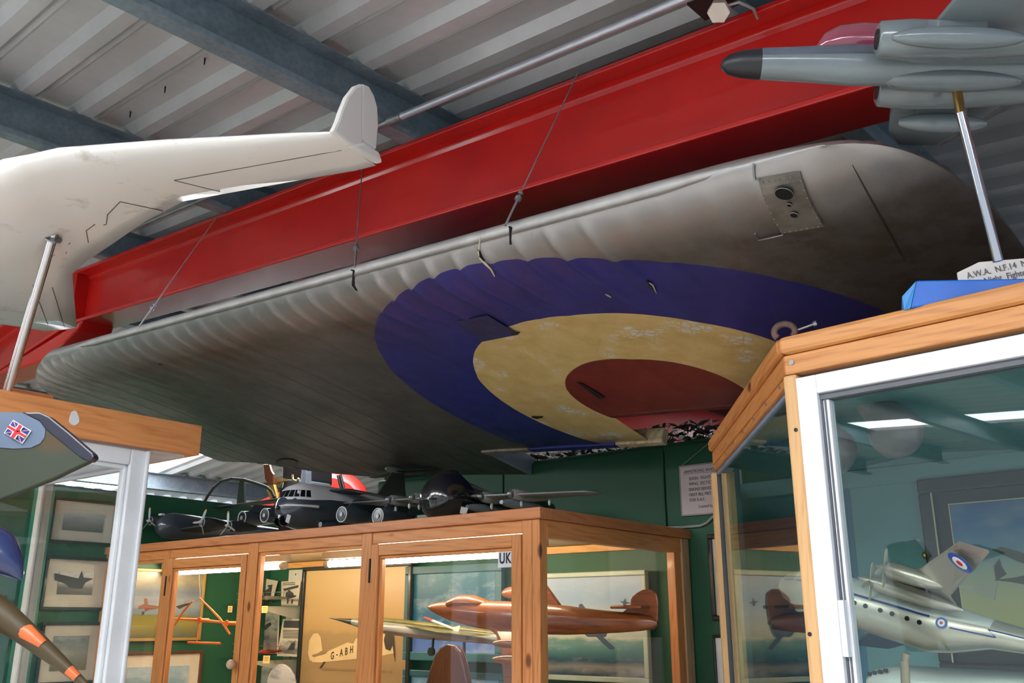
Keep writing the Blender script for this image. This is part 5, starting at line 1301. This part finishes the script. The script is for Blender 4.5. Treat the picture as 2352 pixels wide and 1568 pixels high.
gpic('brown framed blue seascape low at the left of the cabinet', 262, 1498, 446, 1680, M_FBRN, art('seascape', [(0, (100, 150, 180)), (.6, (130, 170, 190)), (1, (160, 190, 205))], (210, 220, 226), 6), 'seascape_print')
# green steel column in front of it
gc = hy(65, 1350, 4.6); gz = hy(80, 1122, 4.6).z
col_ = tag(MB().box(Frame(V((gc.x, gc.y, 0)), E1, E2, Z), -.05, .05, -.04, .04, 0, gz).build('green_column', paint('column_green', (62, 128, 104), .5)), 'pale green square steel column seen through the white case', 'column')
# ================================================================== model aircraft standing on the pine cabinet
S = 4.3 / 2130                                       # rough metres per photo pixel at the cabinet
M_MDARK = paint('dark_blue_grey_model', (62, 72, 84), .22, 0, .1, 5, .6); M_MBLK = paint('gloss_black_model', (24, 25, 28), .15, 0, .15, 5, .8)
M_MWHT = paint('white_model_trim', (222, 222, 226), .3, coat=.3); M_MWIN = paint('model_window_dark', (20, 24, 30), .15); M_MWING = paint('grey_model_wing', (150, 152, 154), .3, .3, .12, 8)
M_UPPER = paint('charcoal_model_wing', (50, 52, 56), .6, 0, .15, 8)
# --- jet transport with four pods and T tail
d0 = .15
o0 = PW(640, 1160, d0)
QF = Frame(o0, -E2, E1, Z)
jt = thing('jet_transport_model', 'dark blue and white jet transport model with four pods and T tail on the cabinet', 'model aircraft', PF.p(pf(660, 1160, d0)[0], d0 + .2, 0))
r = .108
stq = [(.0, -.1 * r, .02 * r, .02 * r), (-.006, -.12 * r, .26 * r, .24 * r), (-.026, -.10 * r, .56 * r, .54 * r), (-.056, .02 * r, .82 * r, .84 * r), (-.11, .06 * r, .97 * r, .99 * r), (-.22, .04 * r, r, r), (-.55, .04 * r, r, r), (-.70, .2 * r, .75 * r, .75 * r), (-.86, .45 * r, .3 * r, .35 * r), (-.92, .5 * r, .08 * r, .1 * r)]
body(MB(), QF, stq, 24).build('fuselage', M_MDARK, jt)
rings = []
for x, zc, w, h in [(-.020, -.10 * r, .47 * r, .45 * r)] + stq[2:8]:
    lo = math.degrees(math.asin(max(-.9, min(.95, ((.24 if x > -.2 else .34) * r - zc) / h))))
    rings.append([QF.p(x, math.cos(a) * w * 1.012, zc + math.sin(a) * h * 1.012) for a in [math.radians(lo + (180 - 2 * lo) * k / 14) for k in range(15)]])
m_ = MB(); m_.add([q for r_ in rings for q in r_], [(k * 15 + i, k * 15 + i + 1, (k + 1) * 15 + i + 1, (k + 1) * 15 + i) for k in range(len(rings) - 1) for i in range(14)], True); m_.build('white_roof', M_MWHT, jt)
def sidep(fr, st, x, ang, off):
    for (x1, z1, w1, h1), (x2, z2, w2, h2) in zip(st, st[1:]):
        if x2 <= x <= x1: f = (x1 - x) / (x1 - x2); zc, w, h = z1 + (z2 - z1) * f, w1 + (w2 - w1) * f, h1 + (h2 - h1) * f; break
    a = math.radians(ang); return fr.p(x, math.cos(a) * w * off, zc + math.sin(a) * h * off)
def nose_out(z, off):
    right = []
    for i in range(161):
        x = -.16 + .001 * i
        for (x1, z1, w1, h1), (x2, z2, w2, h2) in zip(stq, stq[1:]):
            if x2 <= x <= x1: f = (x1 - x) / (x1 - x2); zc, w, h = z1 + (z2 - z1) * f, w1 + (w2 - w1) * f, h1 + (h2 - h1) * f; break
        q = 1 - ((z - zc) / h) ** 2
        if q > 0: right.append((x, w * math.sqrt(q)))
    path = [(x, -y) for x, y in right] + [(x, y) for x, y in right[::-1]]
    m0 = len(right); acc = [0.0]
    for a, b in zip(path, path[1:]): acc.append(acc[-1] + math.hypot(b[0] - a[0], b[1] - a[1]))
    mid = (acc[m0 - 1] + acc[min(m0, len(acc) - 1)]) / 2
    def at_(d):
        d += mid
        for k in range(len(acc) - 1):
            if acc[k] <= d <= acc[k + 1]:
                f = (d - acc[k]) / max(1e-9, acc[k + 1] - acc[k]); x = path[k][0] + (path[k + 1][0] - path[k][0]) * f; y = path[k][1] + (path[k + 1][1] - path[k][1]) * f
                return QF.p(x + off, y * (1 + off * 6), z)
        return QF.p(path[-1][0], path[-1][1], z)
    return at_
zlo, zhi = .36 * r, .66 * r
olo, ohi = nose_out(zlo, .004), nose_out(zhi, .004); ilo, ihi = nose_out(zlo, -.004), nose_out(zhi, -.004)
for k in range(7):
    a0 = -.052 + k * .0285; a1 = a0 + .0225; sc_ = .86
    MB().hexa([ilo(a0), ilo(a1), ihi(a1 * sc_), ihi(a0 * sc_), olo(a0), olo(a1), ohi(a1 * sc_), ohi(a0 * sc_)]).build('cockpit_window', M_MWIN, jt)
fo_s = nose_out(-.02 * r, .0015)
MB().tube([fo_s(.004 + .012 * k) for k in range(17)], [.002 + .00035 * k for k in range(17)], 6).build('white_flash', M_MWHT, jt)
MB().ellip(QF.p(.004, 0, -.1 * r), QF.x * .010, E1 * .010, Z * .010, 12, 8).build('nose_probe', M_MBLK, jt)
wl_, wr_ = PW(480, 1166, .62), PW(930, 1152, .40)
for tip, sg in ((wl_, -1), (wr_, 1)):
    lx, ly, lz = QF.loc(tip)
    wingm(QF, [(-.20, sg * .03, .75 * r, .20, .024), (-.26, sg * .14, .80 * r, .17, .018), (min(lx, -.38), ly, lz, .07, .006)]).build('wing', M_UPPER, jt)
for px, py, dd in ((556, 1189, .36), (608, 1183, .30), (785, 1181, .26), (868, 1185, .24)):
    c = PW(px, py, dd); fr_ = Frame(c, -E2, E1, Z); rp_ = .033
    n_ = body(MB(), fr_, [(0, 0, rp_, rp_), (-.02, 0, rp_ * 1.1, rp_ * 1.1), (-.08, 0, rp_ * 1.12, rp_ * 1.12), (-.16, .004, rp_ * .75, rp_ * .75), (-.21, .006, rp_ * .4, rp_ * .4)], 16).build('engine_pod', M_MDARK, jt)
    MB().tube([c + (E1 * math.cos(k * math.pi / 10) + Z * math.sin(k * math.pi / 10)) * rp_ + E2 * -.001 for k in range(21)], .0025, 6, False).build('intake_rim', M_MWHT, n_)
    MB().disc(c - E2 * .0005, -E2, rp_ * .82, .001, 16).build('intake', M_MBLK, n_)
    MB().disc(c - E2 * .003, -E2, rp_ * .3, .002, 12).build('intake_cone', M_MWING, n_)
    MB().prism([fr_.p(-.03, -.004, rp_), fr_.p(-.17, -.004, rp_ * .7), fr_.p(-.19, -.004, rp_ + .045), fr_.p(-.07, -.004, rp_ + .04)], E1 * .008).build('pylon', M_MDARK, n_)
for sg in (1, -1): MB().ellip(QF.p(-.30, sg * .085, -.72 * r), QF.x * .12, E1 * .026, Z * .024, 14, 10).build('wheel_fairing', M_MDARK, jt)
MB().disc(QF.p(-.178, .085, -.72 * r), QF.x, .012, .003, 14).build('fairing_light', M_MWHT, jt)
nw = PW(645, 1196, d0 + .02)
for sg in (-1, 1): MB().disc(nw + E1 * .018 * sg - E1 * .005, E1, .024, .010, 18).build('nose_wheel', M_MBLK, jt)
MB().box(Frame(nw + Z * .012, E1, E2, Z), -.007, .007, -.012, .004, 0, .034).build('nose_leg', M_MWHT, jt)
MB().prism([PW(660, 1180, d0 - .01), PW(668, 1184, d0 - .01), PW(663, 1202, d0 - .01), PW(655, 1198, d0 - .01)], E2 * .003).build('gear_door', M_MWING, jt)
bl = PW(857, 1090, .88); bx, by_, bz = QF.loc(bl)
MB().prism([QF.p(bx + .17, -.004, .6 * r), QF.p(bx + .03, -.004, bz), QF.p(bx - .05, -.004, bz), QF.p(bx - .08, -.004, .5 * r)], E1 * .012).build('tail_fin', paint('olive_grey_fin', (86, 84, 76), .35), jt, bevel=.003)
MB().ellip(QF.p(bx + .01, 0, bz + .006), QF.x * .07, E1 * .018, Z * .018, 12, 10).build('tail_bullet', paint('pale_bullet', (150, 150, 144), .35), jt)
for sg in (-1, 1): wingm(QF, [(bx + .02, 0, bz, .09, .010), (bx - .03, sg * .24, bz - .004, .05, .004)]).build('tailplane', M_UPPER, jt)
# --- black nosed transport with four turboprops
d1 = .16
b0 = PW(1002, 1141, d1)
BF = Frame(b0, -E2, E1, Z)
bt = thing('black_transport_model', 'gloss black bulbous nosed transport model with silver wings on the cabinet corner', 'model aircraft', PF.p(pf(1000, 1150, d1)[0], d1 + .2, 0))
rb2 = .094
stb_ = [(.045, -.10 * rb2, .05 * rb2, .05 * rb2), (.040, -.1 * rb2, .40 * rb2, .40 * rb2), (.024, -.06 * rb2, .72 * rb2, .74 * rb2), (-.01, 0, .96 * rb2, .98 * rb2), (-.07, .02, rb2, 1.02 * rb2), (-.14, -.005, .9 * rb2, .92 * rb2), (-.30, -.02, .78 * rb2, .76 * rb2), (-.60, .0, .7 * rb2, .7 * rb2), (-.75, .02, .3 * rb2, .3 * rb2)]
body(MB(), BF, stb_, 24).build('fuselage', M_MBLK, bt)
MB().ellip(BF.p(-.01, 0, -.9 * rb2), BF.x * .03, E1 * .012, Z * .02, 10, 8).build('chin_radome', M_MBLK, bt)
lt_, rt_ = PW(800, 1158, .36), PW(1366, 1130, .36)
for tip, sg in ((lt_, -1), (rt_, 1)):
    lx, ly, lz = BF.loc(tip)
    w_ = wingm(BF, [(-.10, sg * .03, .01, .24, .03), (-.11, sg * .2, .01 + (lz - .01) * .35, .20, .022), (lx + .05, ly * .97, lz, .12, .010), (lx - .0, ly, lz, .03, .003)]).build('wing', M_MWING, bt)
for px, py, sg in ((894, 1147, -1), (948, 1142, -1), (1106, 1140, 1), (1174, 1134, 1)):
    c = PW(px, py, .27); fr_ = Frame(c, -E2, E1, Z)
    n_ = body(MB(), fr_, [(0, 0, .010, .010), (-.01, 0, .020, .020), (-.06, 0, .022, .024), (-.14, .0, .016, .018), (-.24, .004, .006, .006)], 14).build('engine_nacelle', paint('silver_nacelle', (168, 170, 172), .25, .5), bt)
    MB().disc(c + fr_.x * .001, fr_.x, .014, .004, 14).build('intake', M_DARK, n_); MB().ellip(c + fr_.x * .008, fr_.x * .014, E1 * .006, Z * .006, 8, 6).build('spinner', M_MWHT, n_)
    c2 = fr_.p(-.05, .01 * sg, -.034); MB().ellip(c2, E1 * .004, E2 * .008, Z * .013, 8, 6).build('wheel_door', M_MWHT, n_)
for px, py in ((800 + 140, 1162), (1262, 1154)):
    MB().ellip(PW(px, py, .3), E1 * .004, E2 * .007, Z * .012, 8, 6).build('wing_fuel_drain', M_MWHT, bt)
q = [PW(x, y, d1 - .03) for x, y in ((1059, 1163), (1075, 1166), (1070, 1182), (1056, 1178))]
MB().prism(q, E2 * .003).build('pale_patch', paint('patch_grey', (168, 166, 160), .5), bt)
for px, py in ((1122, 1170), (1200, 1160)): MB().ellip(PW(px, py, .36), E2 * .14, E1 * .024, Z * .020, 12, 8).build('boom', paint('boom_blue_grey', (128, 140, 150), .25, .2, coat=.3), bt)
MB().box(Frame(PF.p(pf(1010, 1180, d1 + .15)[0], d1 + .15, 0), E1, E2, Z), -.03, .03, -.1, .1, 0, b0.z - PC.z - .6 * rb2).build('support_block', M_MBLK, bt)
# --- dark piston engined bomber at the left
d2_ = .24
g0 = PW(372, 1207, d2_); UF = Frame(g0, -E2, E1, Z)
ub = thing('dark_propeller_model', 'dark grey propeller bomber model beside the white case on the cabinet', 'model aircraft', PF.p(pf(390, 1210, d2_)[0], d2_ + .2, 0))
ru = .066
body(MB(), UF, [(.035, -.1 * ru, .05 * ru, .05 * ru), (.028, -.1 * ru, .45 * ru, .5 * ru), (.0, 0, .8 * ru, .9 * ru), (-.05, .05 * ru, ru, 1.08 * ru), (-.2, .05 * ru, ru, ru), (-.45, .2 * ru, .7 * ru, .7 * ru), (-.75, .4 * ru, .2 * ru, .25 * ru)], 20).build('fuselage', M_MDARK, ub)
MB().box(Frame(UF.p(.012, 0, .8 * ru), -E2, E1, Z), -.012, .006, -.016, .016, 0, .010).build('gunner_window', M_MWHT, ub)
MB().box(Frame(PF.p(pf(385, 1210, d2_ + .2)[0], d2_ + .2, 0), E1, E2, Z), -.04, .04, -.12, .12, 0, g0.z - PC.z - .7 * ru).build('support_block', M_MBLK, ub)
for sg, e in ((1, .46), (-1, .5)): wingm(UF, [(-.06, sg * .02, -.02, .2, .03), (-.10, sg * e, .0, .11, .014)]).build('wing', M_UPPER, ub)
for px, py, dd in ((345, 1196, .20), (464, 1199, .22), (526, 1207, .24)):
    c = PW(px, py, dd); fr_ = Frame(c, -E2, E1, Z)
    n_ = body(MB(), fr_, [(-.004, 0, .022, .022), (-.02, 0, .028, .028), (-.07, 0, .027, .027), (-.16, 0, .012, .012)], 14).build('engine_nacelle', M_UPPER, ub)
    MB().tube([c + (E1 * math.cos(k * math.pi / 8) + Z * math.sin(k * math.pi / 8)) * .021 + E2 * .002 for k in range(17)], .003, 6, False).build('cowl_ring', M_MWING, n_)
    propeller(n_.parent, c - E2 * .006, -E2, .072, 3, paint('grey_prop_blade', (170, 174, 178), .35, .2), M_MWHT, paint('yellow_blade_tip', (206, 160, 40), .5), a0={345: .1, 464: -.55, 526: .1}[px])
MB().prism([PW(505, 1232, .06), PW(520, 1229, .06), PW(555, 1230, .06), PW(540, 1236, .06)], E2 * .03).build('loose_panel', paint('pale_panel', (120, 128, 138)), ub)
# ================================================================== things beyond the green wall
def BW_(px, py, dy): return PW(px, py, dy)
# cockpit canopy frame of dark green tubing on a stand
M_DGT = paint('dark_green_tube', (22, 38, 32), .7)
dk = 1.45
cf = thing('canopy_frame', 'dark green tubular cockpit canopy frame rising behind the cabinet models', 'canopy frame', V((BW_(545, 1155, dk).x, BW_(545, 1155, dk).y, 0)))
MB().tube([BW_(x, y, dk) for x, y in ((468, 1156), (476, 1140), (490, 1120), (508, 1105), (532, 1099), (560, 1101), (590, 1110), (612, 1118), (624, 1128), (630, 1142))], .011, 8).build('hoop', M_DGT, cf)
MB().tube([BW_(468, 1155, dk), BW_(548, 1162, dk), BW_(636, 1170, dk)], .010, 8).build('sill_rail', M_DGT, cf)
MB().prism([BW_(x, y, dk) for x, y in ((550, 1102), (560, 1104), (561, 1160), (543, 1158))], E2 * .015).build('pillar', M_DGT, cf)
q = BW_(545, 1162, dk); MB().box(Frame(V((q.x, q.y, 0)), E1, E2, Z), -.12, .14, 0, .12, 0, q.z - .005).build('stand', M_DARK, cf)
# aero engine with varnished propeller blade
de = 1.75
en = thing('aero_engine', 'dark aero engine with brown and gold propeller blade under the wing', 'engine', V((BW_(665, 1110, de).x, BW_(665, 1110, de).y, 0)))
M_PROP = paint('varnished_propeller_wood', (110, 62, 30), .3, var=.3, coat=.4); M_GOLD = paint('gilded_blade_root', (206, 164, 70), .3, .5)
bld = [(604, 1066), (618, 1066), (622, 1080), (627, 1088), (628, 1112), (616, 1114), (608, 1100)]
MB().prism([BW_(x, y, de - .12) for x, y in bld], E2 * .02).build('propeller_blade', M_PROP, en, bevel=.004)
MB().prism([BW_(x, y, de - .12) for x, y in ((616, 1114), (628, 1112), (632, 1126), (638, 1150), (622, 1150), (612, 1128))], E2 * .025).build('gilded_blade_root', M_GOLD, en, bevel=.004)
MB().prism([BW_(x, y, de) for x, y in ((648, 1060), (690, 1060), (690, 1100), (680, 1120), (655, 1118), (648, 1100))], E2 * .3).build('engine_block', M_DARK, en, bevel=.01)
MB().prism([BW_(x, y, de - .03) for x, y in ((652, 1100), (686, 1100), (690, 1122), (646, 1122))], E2 * .3).build('crankcase', paint('grey_crankcase', (84, 90, 96), .4, .4), en, bevel=.01)
MB().tube([BW_(x, y, de - .06) for x, y in ((672, 1090), (673, 1102), (682, 1105), (686, 1098))], .008, 8).build('brass_pipe', paint('brass_pipe', (196, 170, 100), .3, .7), en)
MB().prism([BW_(x, y, de - .05) for x, y in ((693, 1076), (703, 1078), (703, 1112), (696, 1117), (690, 1108))], E2 * .05).build('exhaust_plate', M_ALU, en, bevel=.004)
MB().prism([BW_(x, y, de - .06) for x, y in ((632, 1100), (652, 1098), (652, 1104), (636, 1108), (636, 1116), (632, 1116))], E2 * .03).build('bracket', paint('brass_pipe', (196, 170, 100)), en)
q = BW_(668, 1122, de); MB().box(Frame(V((q.x, q.y, 0)), E1, E2, Z), -.1, .1, -.02, .28, 0, q.z + .01).build('stand', M_DARK, en)
# red biplane fuselage with black struts
dr = 2.3
rbp = thing('red_aircraft', 'bright red fabric aircraft body with black struts behind the model tails', 'aircraft', V((BW_(750, 1140, dr).x, BW_(750, 1140, dr).y, 0)))
M_BRED2 = paint('bright_red_fabric', (214, 40, 32), .4, var=.12, scale=4)
rg = []
for dd, sc_ in ((0, .75), (.06, .95), (.4, 1.0), (1.2, .85)):
    rg.append([BW_(x, y, dr + dd) for x, y in [(756 + 96 * sc_ * math.cos(a), 1160 + 84 * sc_ * math.sin(a)) for a in [2 * math.pi * k / 22 for k in range(22)]]])
MB().loft(rg).build('fuselage', M_BRED2, rbp)
MB().prism([BW_(x, y, dr - .05) for x, y in ((570, 1162), (640, 1130), (660, 1140), (650, 1160))], E2 * .04).build('lower_wing', M_BRED2, rbp)
for p0, p1 in (((724, 1086), (706, 1124)), ((734, 1086), (716, 1124)), ((776, 1092), (786, 1130)), ((782, 1090), (792, 1130)), ((700, 1124), (745, 1122)), ((745, 1122), (765, 1134))):
    MB().tube([BW_(*p0, dr - .1), BW_(*p1, dr - .1)], .011, 8).build('strut', M_BLACK, rbp)
MB().tube([BW_(x, y, dr - .12) for x, y in ((740, 1092), (738, 1106), (728, 1116), (715, 1120))], .0035, 6).build('bracing_wire', M_DARK, rbp)
q = BW_(740, 1200, dr + .3); MB().box(Frame(V((q.x, q.y, 0)), E1, E2, Z), -.12, .12, -.2, .6, 0, q.z + .02).build('trestle', M_DARK, rbp)
# camouflage net hung along the far side of the wall
random.seed(4)
dn_ = 1.30
nx0, nx1 = pf(1120, 1050, dn_)[0], pf(1690, 1010, dn_)[0]; nz0, nz1 = wz - .1, wz + .10
net = MB(); step = .05
def npt(a, c): return PF.p(a, dn_ + .02 * math.sin(a * 9) + .015 * math.sin(c * 31 + a * 5), c + .012 * math.sin(a * 14 + c * 9))
n_s = int((nx1 - nx0) / step) + 8
for k in range(-8, n_s):
    for sg in (1, -1):
        pts = []
        for i in range(8):
            c = nz0 + (nz1 - nz0) * i / 7; a = nx0 + k * step + sg * (c - nz0) * .8 + (0 if sg > 0 else .25)
            pts.append(npt(a, c))
        net.tube(pts, .0022, 4, False)
no = net.build('camouflage_net', paint('net_cord', (128, 122, 84), .9)); no['kind'] = 'stuff'
tag(no, 'knotted camouflage netting with leaf scraps seen over the green wall top', 'netting')
for nm, mat, n, sc_ in (('leaf_scraps', paint('dark_net_leaf', (38, 48, 38), .8, var=.4, scale=30), 520, 1.0), ('pale_scraps', paint('pale_net_leaf', (200, 204, 204), .8), 120, .7), ('red_scraps', M_BRED2, 16, .8)):
    lm = MB()
    for k in range(n):
        a = nx0 + (nx1 - nx0) * (random.random() ** (.6 if nm == 'leaf_scraps' else .8)); c = nz0 + .04 + (nz1 - nz0) * random.random() * (.75 if a < nx0 + .45 * (nx1 - nx0) else 1.0)
        p = npt(a, c) + E2 * random.uniform(-.05, .0); s1 = random.uniform(.012, .03) * sc_; u_ = V((random.uniform(-1, 1), random.uniform(-1, 1), random.uniform(-.5, .5))).normalized(); v2 = u_.orthogonal().normalized()
        lm.prism([p + u_ * s1 * 1.6, p + v2 * s1 * .6 + u_ * s1 * .3, p - u_ * s1, p - v2 * s1 * .5 + u_ * s1 * .2], u_.cross(v2) * .0015)
    o = lm.build(nm, mat, no); o['kind'] = 'stuff'

# ------------------------------------------------------------------ notice board, cable and frames on the green wall
sg0 = rect(1559, 1070, 1658, 1178, DW - .012)
ns = thing('notice_board', 'pinkish white notice about the fighter wing section hanging on the green wall', 'sign', PF.p(sg0[0] + .15, DW - .01, sg0[2]))
xw1 = sg0[0] + .285
MB().box(PF, sg0[0], xw1, DW - .012, DW - .006, sg0[2], sg0[3]).build('board', paint('notice_board_white', (208, 192, 192), .6, var=.04), ns, bevel=.001)
M_NINK = paint('notice_ink', (56, 50, 60), .6)
for a0, a1, c0, c1 in ((sg0[0] + .003, xw1 - .003, sg0[3] - .0045, sg0[3] - .003), (sg0[0] + .003, xw1 - .003, sg0[2] + .003, sg0[2] + .0045), (sg0[0] + .003, sg0[0] + .0045, sg0[2] + .003, sg0[3] - .003)):
    MB().box(PF, a0, a1, DW - .0128, DW - .012, c0, c1).build('border_line', M_NINK, ns)
def nline(txt, px, py, h=.0185, xs_=.86):
    p = PW(px, py, DW - .0125); return text_mesh('lettering', txt, Frame(p, E1, Z, -E2), h, M_NINK, ns, xs=xs_, th=.0003)
for txt, px, py in (('ARMSTRONG WHIT', 1571, 1087.5), ('SISKIN  FIGHTER', 1582, 1103), ('WING  SECTION.', 1582, 1115), ('SISKINS SERVED', 1582, 1128), ('FIRST ALL META', 1583, 1140), ('FOR R.A.F.', 1584, 1152), ('Loaned by', 1605, 1166)):
    nline(txt, px, py)
p0, p1 = pf(1570, 1090, DW - .0125), pf(1660, 1087, DW - .0125)
MB().box(PF, p0[0], p1[0] + .02, DW - .0128, DW - .012, p0[2] + .0, p0[2] + .0012).build('underline', M_NINK, ns)
MB().tube([PF.p(sg0[0] + .008, DW - .012, sg0[3] - .004), PW(1627, 1018, DW - .01), PF.p(xw1 - .008, DW - .012, sg0[3] - .004)], .0018, 6).build('string', paint('pale_string', (150, 156, 140), .9), ns)
wcab = MB().tube([PW(x, y, DW - .008) for x, y in ((1520, 1212), (1570, 1210), (1608, 1207), (1624, 1200), (1636, 1188), (1650, 1176), (1670, 1168))], .006, 8)
tag(wcab.build('wall_cable', paint('white_cable', (150, 160, 152), .5)), 'pale cable curving along the green wall under the notice', 'cable')
M_FW = art('pale_document', [(0, (200, 196, 186)), (1, (214, 206, 190))], (150, 140, 120), 8, .4)
picture('wall_picture', 'black framed picture with cream mount on the green wall, upper of two', 'picture', (1628, 1228, 1790, 1424), DW - .004, M_FBLK, M_FW, .018, .02, mount=M_MOUNT, mw=.03)
picture('wall_picture', 'black framed white document on the green wall, lower of two', 'picture', (1640, 1458, 1790, 1660), DW - .004, M_FBLK, paint('white_document', (226, 228, 230), .6), .010, .02)
